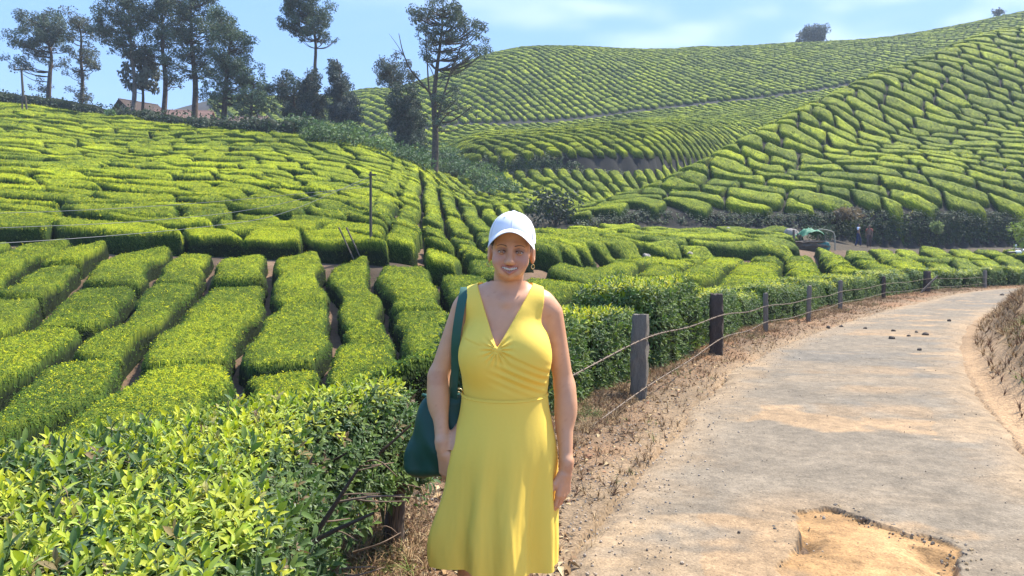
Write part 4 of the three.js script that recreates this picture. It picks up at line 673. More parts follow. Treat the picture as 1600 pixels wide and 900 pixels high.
// ------------------------------------------------------------------ dry grass, fallen leaves and gravel
{
  const R = rng(701);
  const blade = (() => { const out = []; for (let k = 0; k < 9; k++) { const a = k * 0.7 + R(), l = lerp(0.05, 0.14, R()), lean = lerp(0.3, 1.3, R()), w = 0.0035; const P = [], I = []; for (let i = 0; i <= 3; i++) { const t = i / 3, q = l * t * Math.sin(lean * t), y = l * t * Math.cos(lean * t); for (const s of [-1, 1]) P.push(q * Math.cos(a) - s * w * (1 - t * 0.8) * Math.sin(a), y, q * Math.sin(a) + s * w * (1 - t * 0.8) * Math.cos(a)); } for (let i = 0; i < 3; i++) { const o = i * 2; I.push(o, o + 1, o + 2, o + 1, o + 3, o + 2); } const g = new THREE.BufferGeometry(); g.setAttribute('position', new THREE.Float32BufferAttribute(P, 3)); g.setIndex(I); g.computeVertexNormals(); out.push(g); } return mergeGeometries(out); })();
  const lots = [[], [], []], STRAW = [[0.32, 0.21, 0.10], [0.24, 0.145, 0.07], [0.38, 0.27, 0.14], [0.18, 0.10, 0.055]], GREEN = [[0.16, 0.2, 0.04], [0.1, 0.15, 0.03]];
  const put = (list, x, z, s, c, tilt = 0.5, lift = 0) => { const w = lerp(0.7, 1.25, R()); list.push([new THREE.Matrix4().compose(V(x, height(x, z) + lift, z), new THREE.Quaternion().setFromEuler(new THREE.Euler((R() - 0.5) * tilt, R() * 6.28, (R() - 0.5) * tilt)), V(s, s * lerp(0.7, 1.2, R()), s)), rgb(c[0] * w, c[1] * w, c[2] * w)]); };
  const pick = (a) => a[Math.floor(R() * a.length)];
  const LL = leftEdge.getLength();
  for (let i = 0; i < 42000; i++) {          // verge on the left: from the road edge to the hedge
    const q = Math.pow(R(), 1.9), a = lerp(0.122, 0.5, q), p = leftEdge.getPointAt(a), t = leftEdge.getTangentAt(a), n = lerp(-0.05, 1.9, R()), x = p.x + t.z * n, z = p.z - t.x * n, gr = fbm(x * 1.4, z * 1.4, 9, 3); if (n < 0.6 && R() < 0.85) continue; if (gr < 0.0 && R() < 0.75) continue;
    put(lots[0], x, z, lerp(0.35, 0.95, R()), gr > 0.35 && R() < 0.3 ? pick(GREEN) : pick(STRAW), 1.6);
  }
  const RL = rightEdge.getLength();
  for (let i = 0; i < 15000; i++) {          // the dry bank on the right
    const a = lerp(0.14, 0.36, Math.pow(R(), 1.1)), p = rightEdge.getPointAt(a), t = rightEdge.getTangentAt(a), n = -lerp(0.25, 4.2, R()), x = p.x + t.z * n, z = p.z - t.x * n, gr = fbm(x * 0.9, z * 0.9, 19, 3); if (-n < 0.6 && R() < 0.7) continue;
    put(lots[0], x, z, lerp(0.7, 1.7, R()), gr > 0.26 && R() < 0.5 ? pick(GREEN) : pick(STRAW), 1.1);
  }
  const grass = instanced('dry_grass', blade, M.straw, lots[0]); tag(grass, 'dry straw coloured grass on the verge and the right bank', 'dry grass');
  const leaf = leafGeo(0.07, 0.03, 0.5, 0.5, 2);
  for (let i = 0; i < 5200; i++) { const a = lerp(0.122, 0.3, Math.pow(R(), 1.7)), p = leftEdge.getPointAt(a), t = leftEdge.getTangentAt(a), n = lerp(0.25, 1.7, R()), x = p.x + t.z * n, z = p.z - t.x * n; put(lots[1], x, z, lerp(0.5, 1.1, R()), pick([[0.30, 0.18, 0.08], [0.18, 0.1, 0.05], [0.42, 0.30, 0.15], [0.25, 0.12, 0.06]]), 1.5, 0.008); }
  for (let i = 0; i < 3600; i++) { const x = lerp(-1.3, 0.3, R()), z = -lerp(1.6, 4.6, R()); put(lots[1], x, z, lerp(0.5, 1.2, R()), pick([[0.30, 0.18, 0.08], [0.18, 0.1, 0.05], [0.48, 0.36, 0.2]]), 1.5, 0.008); }
  const litter = instanced('fallen_leaves', leaf, M.straw, lots[1]); tag(litter, 'dry brown fallen leaves scattered along the verge and under the hedge', 'leaf litter');
  const peb = new THREE.IcosahedronGeometry(0.011, 0);
  const put2 = (x, z, s, c, y) => { const w = lerp(0.7, 1.2, R()); lots[2].push([new THREE.Matrix4().compose(V(x, y, z), new THREE.Quaternion().setFromEuler(new THREE.Euler(R() * 6, R() * 6, R() * 6)), V(s, s * lerp(0.5, 0.9, R()), s * lerp(0.7, 1.2, R()))), rgb(c[0] * w, c[1] * w, c[2] * w)]); };
  for (let i = 0; i < 13000; i++) { const a = lerp(0.122, 0.3, Math.pow(R(), 1.8)), p = leftEdge.getPointAt(a), t = leftEdge.getTangentAt(a), n = lerp(-0.55, 1.2, Math.sqrt(R())), x = p.x + t.z * n, z = p.z - t.x * n; put2(x, z, lerp(0.3, 1.1, R() * R()), pick([[0.42, 0.34, 0.25], [0.3, 0.25, 0.2], [0.5, 0.4, 0.3]]), (n > 0.05 ? height(x, z) : 0.012) + 0.003); }
  for (let i = 0; i < 900; i++) { const a = lerp(0.122, 0.3, R()), p = leftEdge.getPointAt(a), q = rightEdge.getPointAt(Math.min(1, a * 0.995)), v = R(), x = lerp(p.x, q.x, v), z = lerp(p.z, q.z, v); put2(x, z, lerp(0.2, 0.6, R()), pick([[0.36, 0.28, 0.2], [0.2, 0.15, 0.11], [0.42, 0.33, 0.24]]), 0.014); }
  for (let i = 0; i < 170; i++) { const k = Math.floor(R() * (HOLE.length - 3)) + 1, u = R(), hx = lerp(HOLE[k][0], HOLE[k + 1][0], u) + (R() - 0.5) * 0.16, hd = lerp(HOLE[k][1], HOLE[k + 1][1], u) + (R() - 0.5) * 0.16; put2(hx, -hd, lerp(0.3, 1.3, R() * R()), pick([[0.26, 0.21, 0.16], [0.2, 0.16, 0.12], [0.4, 0.28, 0.15]]), polyDist(HOLE, hx, hd) > 0.02 ? 0.0 : 0.014); }
  const gravel = instanced('gravel', peb, M.stone, lots[2]); tag(gravel, 'small pale gravel along the road edge', 'gravel');
}

// ------------------------------------------------------------------ stones
const rockGeo = (seed, r, flat = 0.7) => { const g = new THREE.IcosahedronGeometry(r, 3), p = g.attributes.position; for (let i = 0; i < p.count; i++) { const x = p.getX(i), y = p.getY(i), z = p.getZ(i), k = 1 + 0.75 * fbm(x / r * 0.9 + seed, y / r * 0.9, z / r * 0.9, 3); p.setXYZ(i, x * k, y * k * flat, z * k); } g.computeVertexNormals(); return g; };
{
  const dark = M.stone.clone(); dark.color = rgb(0.11, 0.085, 0.065); const pale = M.stone.clone(); pale.color = rgb(0.30, 0.26, 0.225);
  const clods = [[1395, 531, 15, 'largest dark clod on the road in front of the bend'], [1398, 519, 10, 'dark clod just beyond the largest clod on the road'], [1422, 527, 9, 'dark clod right of the largest clod on the road'], [1448, 525, 13, 'dark clod nearest the right side of the road'], [1434, 521, 8, 'small dark clod in the middle of the scattered clods'], [1354, 515, 8, 'small dark clod on the left part of the road before the bend'], [1296, 514, 10, 'dark clod by the left verge of the road'], [1316, 512, 8, 'small dark clod right of the verge clod'], [1440, 549, 10, 'flat dark clod nearest to the camera on the right half of the road'], [1485, 503, 9, 'thin dark clod near the right verge'], [1567, 462, 8, 'far dark clod on the bend of the road'], [1037, 707, 7, 'small dark stone at the left edge of the asphalt'], [1160, 842, 8, 'dark stone on the asphalt near the lower edge of the picture'], [1246, 817, 6, 'dark stone at the left tip of the pothole']];
  clods.forEach(([c, r, px, label], i) => { const d = EYE * F / (r - 400), x = (c - 800) / F * d, s = px / F * d * 0.33; const o = mesh('clod', rockGeo(i * 3.7 + 1, s, 0.75), dark, null); o.position.set(x, 0.012 + s * 0.3, -d); tag(o, label, 'clod'); });
  [[1138, 357, 52, 9, 'pale rock on top of the low terrace against the dark bank'], [1010, 397, 38.5, 8, 'pale rock at the far edge of the field, left of the other pale rocks'], [1075, 393, 40, 9, 'pale rock in the middle of the terrace foot'], [1145, 390, 42, 8, 'pale rock at the right of the terrace foot'], [1236, 358, 51, 8, 'grey rock at the right end of the low terrace']].forEach(([c, r, d, px, label], i) => { const p = at(c, r, d), s = px / F * d * 0.5, gy = height(p.x, p.z); const o = mesh('rock', rockGeo(40 + i * 2.3, s, 0.8), pale, null); const q = Math.max(s, (p.y - gy) * 0.55); o.scale.setScalar(q / s); o.scale.x *= 0.75; o.position.set(p.x, p.y - q * 0.75, p.z); tag(o, label, 'rock'); });
}

// ------------------------------------------------------------------ fence: posts and two strands of wire
{
  const POSTS = [[1.33, 7.8, 0.86, 0.165, 'granite', 'nearest thick stone fence post beside the woman, with a sunlit right edge'], [3.06, 11.2, 0.90, 0.19, 'dark', 'dark thick fence post, second along the road'], [4.85, 14.3, 0.74, 0.085, 'pale', 'thin pale fence post, third along the road'], [6.62, 16.7, 0.80, 0.09, 'pale', 'thin grey fence post, fourth along the road'], [8.85, 20.2, 0.78, 0.10, 'pale', 'thin grey fence post, fifth along the road'], [12.4, 25.0, 0.75, 0.10, 'dark', 'thin dark fence post where the road starts to bend'], [16.6, 30.0, 0.85, 0.22, 'dark', 'thick dark fence post on the bend of the road'], [22.2, 35.2, 0.8, 0.14, 'pale', 'small pale fence post beyond the thick dark one on the bend']];
  const mats = { granite: M.concrete, dark: M.concrete.clone(), pale: M.concrete.clone() }; mats.dark.color = rgb(0.12, 0.09, 0.075); mats.pale.color = rgb(0.30, 0.265, 0.225);
  const tops = [];
  POSTS.forEach(([x, d, h, w, kind, label], i) => {
    const g = new THREE.BoxGeometry(w, h + 0.3, w * 0.92, 6, 22, 6), p = g.attributes.position;
    for (let k = 0; k < p.count; k++) { const X = p.getX(k), Y = p.getY(k), Z = p.getZ(k), q = w * 0.09, n = noise(X * 22 + i * 9, Y * 18, Z * 22); const cx = Math.abs(X) > w * 0.49 && Math.abs(Z) > w * 0.45 ? 0.9 : 1, top = Y > (h + 0.3) / 2 - 0.03 ? 0.90 : 1; p.setXYZ(k, X * cx * top + n * q, Y + (top < 1 ? 0.02 * noise(X * 30, i, Z * 30) : 0), Z * cx * top + noise(X * 20, Y * 18 + 40, Z * 20) * q); }
    g.computeVertexNormals(); const o = mesh('fence_post', g, mats[kind], null), y = height(x, -d); o.position.set(x, y + (h - 0.3) / 2, -d); o.rotation.set(0.02 * (i % 3 - 1), -0.35 + i * 0.1, 0.025 * ((i * 7) % 3 - 1)); tag(o, label, 'fence post'); tops.push([x, y, d, h, w]);
  });
  const st = tube([V(15.9, 0.02, -29.2), V(16.3, 0.4, -29.3), V(16.7, 0.72, -29.4)], 0.045, 0.03, 6); tag(mesh('leaning_stick', st, M.paleBark, null), 'pale stick leaning against the thick dark post on the bend', 'stick');
  const strand = (hs, label, from) => {
    const pts = [from]; tops.slice(0, hs.length).forEach(([x, y, d, h, w], i) => { if (i) { const q = pts[pts.length - 1]; pts.push(V((q.x + x) / 2 + 0.03, (q.y + y + hs[i]) / 2 - 0.035, (q.z - d) / 2)); } pts.push(V(x + w * 0.42, y + hs[i], -d + w * 0.52)); });
    const c = new THREE.CatmullRomCurve3(pts, false, 'centripetal'), L = c.getLength(), N = Math.round(L * 8), all = [tube(pts, 0.0062, 0.0062, 6, N)];
    const R = rng(77); for (let s = 0.15; s < Math.min(L, 14); s += 0.14) { const p = c.getPointAt(s / L); for (let b = 0; b < 2; b++) { const a = R() * 6.28, q = V(Math.cos(a) * 0.02, Math.sin(a) * 0.02, (R() - 0.5) * 0.012); all.push(tube([p.clone().sub(q), p, p.clone().add(q)], 0.0035, 0.0035, 4, 2)); } }
    tag(mesh('fence_wire', mergeGeometries(all), M.wire, null), label, 'fence wire');
  };
  strand([0.63, 0.60, 0.5, 0.52, 0.5, 0.5, 0.55, 0.5], 'upper strand of rusty wire crossing the stone posts', V(0.45, 0.52, -6.0));
  strand([0.12, 0.26, 0.2, 0.22, 0.2, 0.2, 0.2, 0.2], 'lower strand of rusty wire near the ground along the verge', V(0.62, 0.05, -6.2));
}

// ------------------------------------------------------------------ poles and overhead cables on the left
{
  const p = ground(580, 22.6), t = thing('thin_pole', 'thin dark pole standing at the edge of the dirt path left of the white cap', 'pole', null, p);
  const top = at(580, 268, 22.6).y - p.y; mesh('shaft', tube([V(0, -0.2, 0), V(0, top * 0.5, 0), V(0.01, top, 0)], 0.048, 0.036, 7), M.pole, t); mesh('bracket', new THREE.BoxGeometry(0.22, 0.05, 0.05).translate(0.06, top - 0.1, 0), M.pole, t);
  const a = ground(552, 22.2); for (const [c, h] of [[540, 0.62], [528, 0.45]]) { const q = ground(c + 26, 22.0); mesh('stay', tube([V(at(c, 352, 22).x - p.x, at(c, 355, 22).y - p.y, 0.5), V(q.x - p.x, q.y - p.y + 0.1, 0.6)], 0.025, 0.022, 5, 4), M.paleBark, t); }
  const u = ground(46, 74), t2 = thing('utility_pole', 'utility pole with a crossarm and two struts on the upper left slope', 'utility pole', null, u), k = 74 / F;
  const H2 = at(46, 107, 74).y - u.y; mesh('shaft', tube([V(-2 * k, H2 * 0.32, 0), V(-3 * k, H2 * 0.7, 0), V(-4 * k, H2, 0)], 0.13, 0.09, 7), M.pole, t2);
  mesh('crossarm', new THREE.BoxGeometry(1.5, 0.13, 0.12).translate(-4 * k, H2 - 0.12, 0), M.pole, t2);
  for (const s of [-1, 1]) mesh('strut', tube([V(s * 4 * k, -0.2, 0), V(s * 2.4 * k - 1.5 * k, H2 * 0.42, 0)], 0.09, 0.08, 6, 4), M.pole, t2);
  for (const s of [-1, 0, 1]) mesh('insulator', new THREE.CylinderGeometry(0.06, 0.08, 0.2, 8).translate(-4 * k + s * 0.6, H2 + 0.05, 0), M.cable, t2);
  const cable = (pts, label) => tag(mesh('cable', tube(pts.map(([c, r, d]) => at(c, r, d)), 0.0065, 0.0065, 5, 40), M.cable, null), label, 'cable');
  cable([[-260, 338, 15], [0, 333, 17], [70, 331, 17.6], [300, 318, 20], [578, 292, 22.6]], 'thin pale cable, uppermost of those crossing the left slope');
  cable([[-260, 366, 14], [0, 356, 16], [215, 346, 18.5], [400, 326, 20.8], [578, 284, 22.6]], 'pale cable, middle one of those crossing the left slope');
  cable([[-260, 392, 13], [0, 380, 15], [200, 366, 17.6], [330, 353, 19.2], [432, 336, 20.6], [578, 276, 22.6]], 'pale cable, lowest of those crossing the left slope');
}

// ------------------------------------------------------------------ houses on the ridge
{
  const tile = (c) => S({ color: rgb(...c), roughness: 0.9 });
  const wallM = S({ color: rgb(0.45, 0.42, 0.36), map: grit, roughness: 0.95 }), pink = tile([0.30, 0.185, 0.155]), brown = tile([0.12, 0.085, 0.07]), glass = S({ color: rgb(0.05, 0.06, 0.07), roughness: 0.25 }), board = tile([0.40, 0.34, 0.27]);
  function house(name, label, col, d, w, dp, hw, hr, turn, roofM, over = 0.5, up = 0) {
    const p = ground(col, d), t = thing(name, label, 'house', 'houses behind the ridge trees', V(p.x, p.y - 0.8, p.z)); hw += up; t.rotation.y = turn; t.userData.label = label;
    mesh('wall', new THREE.BoxGeometry(w, hw + 0.3, dp).translate(0, (hw + 0.3) / 2, 0), wallM, t);
    const pr = (s) => { const sh = new THREE.Shape([new THREE.Vector2(-s, 0), new THREE.Vector2(s, 0), new THREE.Vector2(0, hr * s / (dp / 2))]); return sh; };
    mesh('gable', new THREE.ExtrudeGeometry(pr(dp / 2 - 0.02), { depth: w - 0.04, bevelEnabled: false }).translate(0, hw + 0.3, -(w - 0.04) / 2).rotateY(Math.PI / 2), board, t);
    const sl = Math.hypot(dp / 2, hr), an = Math.atan2(hr, dp / 2);
    for (const s of [-1, 1]) { // courses of tiles, each a little proud of the one below
      const roof = mesh('roof', new THREE.BoxGeometry(w + 2 * over, 0.08, sl + over).translate(0, 0, 0), roofM, t); roof.position.set(0, hw + 0.3 + hr / 2 + 0.12 - 0.25 * over * Math.sin(an), s * (dp / 4 + 0.25 * over)); roof.rotation.x = s * an;
      const rows = []; for (let k = 0; k < 9; k++) rows.push(new THREE.BoxGeometry(w + 2 * over, 0.05, 0.2).translate(0, 0.06, -sl / 2 + (k + 0.5) * sl / 9)); mesh('tile_course', mergeGeometries(rows), roofM, roof);
    }
    mesh('ridge_cap', new THREE.CylinderGeometry(0.13, 0.13, w + 2 * over, 8).rotateZ(Math.PI / 2).translate(0, hw + 0.42 + hr, 0), roofM, t);
    const n = Math.max(2, Math.round(w / 3)); for (let k = 0; k < n; k++) { const win = mesh('window', new THREE.BoxGeometry(1.1, 1.2, 0.1).translate(-w / 2 + (k + 0.5) * w / n, hw * 0.55 + 0.3, dp / 2 + 0.02), board, t); mesh('pane', new THREE.BoxGeometry(0.9, 1.0, 0.06).translate(-w / 2 + (k + 0.5) * w / n, hw * 0.55 + 0.3, dp / 2 + 0.06), glass, win); }
  }
  house('house', 'house with a dark brown roof and pale gable edge behind the pale trunked tree', 222, 97, 3.6, 5.2, 1.6, 1.5, 0.9, brown, 0.7, 0.8);
  house('house', 'long low house with a pink tiled roof behind the tallest tree', 292, 96, 6.2, 6.5, 1.3, 2.0, 0.12, pink);
  house('house', 'low house with a pink tiled roof behind the round crowned tree', 343, 98, 4.6, 6.0, 1.3, 2.0, -0.25, pink);
  house('house', 'small house with a faded pink roof at the right end of the grove', 396, 92, 3.2, 5.5, 1.2, 2.0, -0.1, tile([0.27, 0.18, 0.155]));
}

// ------------------------------------------------------------------ canvas shelter, sack and brushwood below the bank
{
  const p = ground(1264, 49.5), t = thing('shelter', 'low shelter of sticks under a green sheet at the end of the terrace', 'shelter', null, p), green = S({ color: rgb(0.02, 0.15, 0.075), roughness: 0.7 }), u = 49.5 / F;
  const top = at(1264, 354, 49.5).y - p.y; const P = [], I = [], n = 16; for (let i = 0; i <= n; i++) for (let j = 0; j <= n; j++) { const a = i / n - 0.5, b = j / n - 0.5; P.push(a * 34 * u, top - 0.1 - 1.6 * a * a - 0.9 * b * b + 0.12 * noise(a * 9, b * 9, 3), b * 1.6); } for (let i = 0; i < n; i++) for (let j = 0; j < n; j++) { const o = i * (n + 1) + j; I.push(o, o + 1, o + n + 1, o + 1, o + n + 2, o + n + 1); }
  const g = new THREE.BufferGeometry(); g.setAttribute('position', new THREE.Float32BufferAttribute(P, 3)); g.setIndex(I); g.computeVertexNormals(); mesh('green_sheet', g, green, t);
  for (const [x, z] of [[-0.8, -0.6], [0.8, -0.6], [-0.8, 0.6], [0.8, 0.6]]) mesh('stick', tube([V(x, -0.2, z), V(x * 0.97, top - 0.55, z * 0.95)], 0.04, 0.035, 6, 3), M.paleBark, t);
  mesh('shelf', new THREE.BoxGeometry(1.7, 0.05, 1.1).translate(0, top * 0.35, 0), M.paleBark, t);
  const a = (c, r) => at(c, r, 50.5); tag(mesh('bent_pole', tube([a(1272, 361), a(1282, 358.5), a(1294, 360), a(1302, 363), a(1304, 369), V(a(1305, 384).x, ground(1305, 50.5).y, -50.5)], 0.045, 0.04, 6, 30), S({ color: rgb(0.32, 0.30, 0.24), roughness: 0.8 }), null), 'pale bent pole arching right of the green sheet', 'pole');
  const sack = rockGeo(91, 0.38, 1.15), q = ground(1285, 48.5); const o = mesh('sack', sack, S({ color: rgb(0.05, 0.20, 0.19), roughness: 0.8 }), null); o.position.set(q.x, q.y + 0.35, q.z); tag(o, 'teal sack standing on the ground right of the shelter', 'sack');
  const R = rng(811), br = []; const w = ground(1262, 48.2); for (let i = 0; i < 40; i++) { const y = 0.1 + 0.45 * R(), x = (R() - 0.5) * 1.2; br.push(tube([V(x - 0.8, y, (R() - 0.5) * 0.5), V(x, y + 0.05, (R() - 0.5) * 0.4), V(x + 0.8, y, (R() - 0.5) * 0.5)], 0.035, 0.02, 5, 3)); } const ob = mesh('brushwood', mergeGeometries(br), M.paleBark, null); ob.position.copy(w); tag(ob, 'heap of cut brushwood in front of the shelter', 'brushwood');
  const ps = ground(1239, 47.5), gp = mesh('stake', tube([V(0, -0.2, 0), V(0.02, 0.6, 0), V(0, 1.25, 0)], 0.09, 0.07, 7), M.paleBark, null); gp.position.copy(ps); tag(gp, 'pale wooden stake left of the shelter', 'stake');
}

// ------------------------------------------------------------------ motorcycle at the far right, half hidden by the hedge
{
  const p = ground(1587, 47), t = thing('motorcycle', 'small parked motorcycle with white parts at the far right behind the hedge', 'motorcycle', null, p); t.rotation.y = 0.25; t.scale.setScalar(1.0);
  const black = S({ color: rgb(0.02, 0.02, 0.022), roughness: 0.6 }), white = S({ color: rgb(0.75, 0.76, 0.78), roughness: 0.35 }), steel = S({ color: rgb(0.5, 0.5, 0.52), metalness: 0.9, roughness: 0.3 });
  for (const x of [-0.62, 0.62]) { const w = new THREE.Group(); w.name = 'wheel'; w.position.set(x, 0.3, 0); t.add(w); mesh('tyre', new THREE.TorusGeometry(0.25, 0.055, 10, 24), black, w); mesh('rim', new THREE.TorusGeometry(0.19, 0.02, 8, 24), steel, w); const sp = []; for (let k = 0; k < 6; k++) sp.push(new THREE.CylinderGeometry(0.008, 0.008, 0.38, 5).rotateZ(k * Math.PI / 6)); mesh('spoke', mergeGeometries(sp), steel, w); }
  mesh('frame', mergeGeometries([tube([V(-0.6, 0.3, 0), V(-0.2, 0.45, 0), V(0.25, 0.7, 0), V(0.42, 0.85, 0)], 0.035, 0.03, 6), tube([V(-0.2, 0.45, 0), V(0.1, 0.3, 0), V(0.3, 0.5, 0)], 0.03, 0.03, 6)]), black, t);
  mesh('fork', mergeGeometries([-0.07, 0.07].map((z) => tube([V(0.62, 0.3, z), V(0.5, 0.65, z), V(0.42, 0.92, z)], 0.022, 0.022, 6))), steel, t);
  mesh('fuel_tank', new THREE.SphereGeometry(0.2, 16, 12).scale(1.3, 0.7, 0.75).translate(0.15, 0.78, 0), white, t);
  mesh('seat', new THREE.SphereGeometry(0.2, 16, 10).scale(1.7, 0.35, 0.7).translate(-0.35, 0.78, 0), black, t);
  mesh('engine', new THREE.CylinderGeometry(0.14, 0.16, 0.3, 12).rotateX(Math.PI / 2).translate(0.08, 0.42, 0), steel, t);
  mesh('mudguard', new THREE.TorusGeometry(0.31, 0.035, 8, 16, 2).scale(1, 1, 1.8).rotateZ(0.6).translate(0.62, 0.3, 0), white, t);
  mesh('handlebar', tube([V(0.3, 1.02, -0.33), V(0.42, 0.98, 0), V(0.3, 1.02, 0.33)], 0.016, 0.016, 6), steel, t);
  mesh('headlight', new THREE.SphereGeometry(0.09, 12, 10).translate(0.53, 0.9, 0), steel, t);
  for (const z of [-1, 1]) mesh('mirror', mergeGeometries([new THREE.SphereGeometry(0.06, 10, 8).scale(0.4, 1, 1.2).translate(0.33, 1.22, z * 0.33), new THREE.CylinderGeometry(0.008, 0.008, 0.22, 5).translate(0.33, 1.11, z * 0.31)]), white, t);
}

// ------------------------------------------------------------------ bodies as one smooth field, meshed by surface nets
function surfaceNets(f, lo, hi, cell) {
  const n = [0, 1, 2].map((i) => Math.ceil((hi[i] - lo[i]) / cell) + 1), [nx, ny, nz] = n, val = new Float32Array(nx * ny * nz), id = new Int32Array(nx * ny * nz).fill(-1);
  for (let k = 0, o = 0; k < nz; k++) for (let j = 0; j < ny; j++) for (let i = 0; i < nx; i++, o++) val[o] = f(lo[0] + i * cell, lo[1] + j * cell, lo[2] + k * cell);
  const P = [], N = [], I = [], S1 = nx, S2 = nx * ny, corner = [0, 1, S1, S1 + 1, S2, S2 + 1, S2 + S1, S2 + S1 + 1], ED = [[0, 1], [2, 3], [4, 5], [6, 7], [0, 2], [1, 3], [4, 6], [5, 7], [0, 4], [1, 5], [2, 6], [3, 7]];
  for (let k = 0; k < nz - 1; k++) for (let j = 0; j < ny - 1; j++) for (let i = 0; i < nx - 1; i++) {
    const o = i + j * S1 + k * S2; let m = 0; for (let c = 0; c < 8; c++) if (val[o + corner[c]] < 0) m |= 1 << c; if (m === 0 || m === 255) continue;
    let x = 0, y = 0, z = 0, q = 0; for (const [a, b] of ED) { if (((m >> a) & 1) === ((m >> b) & 1)) continue; const va = val[o + corner[a]], vb = val[o + corner[b]], t = va / (va - vb); x += lerp(a & 1, b & 1, t); y += lerp((a >> 1) & 1, (b >> 1) & 1, t); z += lerp(a >> 2, b >> 2, t); q++; }
    x = lo[0] + (i + x / q) * cell; y = lo[1] + (j + y / q) * cell; z = lo[2] + (k + z / q) * cell; id[o] = P.length / 3; P.push(x, y, z);
    const e = cell * 0.5, g = [f(x + e, y, z) - f(x - e, y, z), f(x, y + e, z) - f(x, y - e, z), f(x, y, z + e) - f(x, y, z - e)], L = Math.hypot(...g) || 1; N.push(g[0] / L, g[1] / L, g[2] / L);
  }
  const quad = (a, b, c, d, flip) => { if (a < 0 || b < 0 || c < 0 || d < 0) return; flip ? I.push(a, c, b, a, d, c) : I.push(a, b, c, a, c, d); };
  for (let k = 1; k < nz - 1; k++) for (let j = 1; j < ny - 1; j++) for (let i = 1; i < nx - 1; i++) {
    const o = i + j * S1 + k * S2, s = val[o] < 0;
    if (s !== val[o + 1] < 0) quad(id[o - S1 - S2], id[o - S2], id[o], id[o - S1], !s);
    if (s !== val[o + S1] < 0) quad(id[o - 1 - S2], id[o - 1], id[o], id[o - S2], !s);
    if (s !== val[o + S2] < 0) quad(id[o - 1 - S1], id[o - S1], id[o], id[o - 1], !s);
  }
  const g = new THREE.BufferGeometry(); g.setAttribute('position', new THREE.Float32BufferAttribute(P, 3)); g.setAttribute('normal', new THREE.Float32BufferAttribute(N, 3)); g.setIndex(I); return g;
}
const smin = (a, b, k) => { const h = Math.max(k - Math.abs(a - b), 0) / k; return Math.min(a, b) - h * h * k * 0.25; };
const cap = (x, y, z, a, b, ra, rb) => { const px = x - a[0], py = y - a[1], pz = z - a[2], bx = b[0] - a[0], by = b[1] - a[1], bz = b[2] - a[2], t = clamp((px * bx + py * by + pz * bz) / (bx * bx + by * by + bz * bz)); return Math.hypot(px - bx * t, py - by * t, pz - bz * t) - lerp(ra, rb, t); };
const ell = (x, y, z, c, r) => { const px = (x - c[0]) / r[0], py = (y - c[1]) / r[1], pz = (z - c[2]) / r[2], k0 = Math.hypot(px, py, pz), k1 = Math.hypot(px / r[0], py / r[1], pz / r[2]); return k1 < 1e-9 ? -Math.min(...r) : k0 * (k0 - 1) / k1; };
const ballD = (x, y, z, c, r) => Math.hypot(x - c[0], y - c[1], z - c[2]) - r;
function paint(g, fn) { const p = g.attributes.position, C = []; for (let i = 0; i < p.count; i++) C.push(...fn(p.getX(i), p.getY(i), p.getZ(i))); g.setAttribute('color', new THREE.Float32BufferAttribute(C, 3)); return g; }

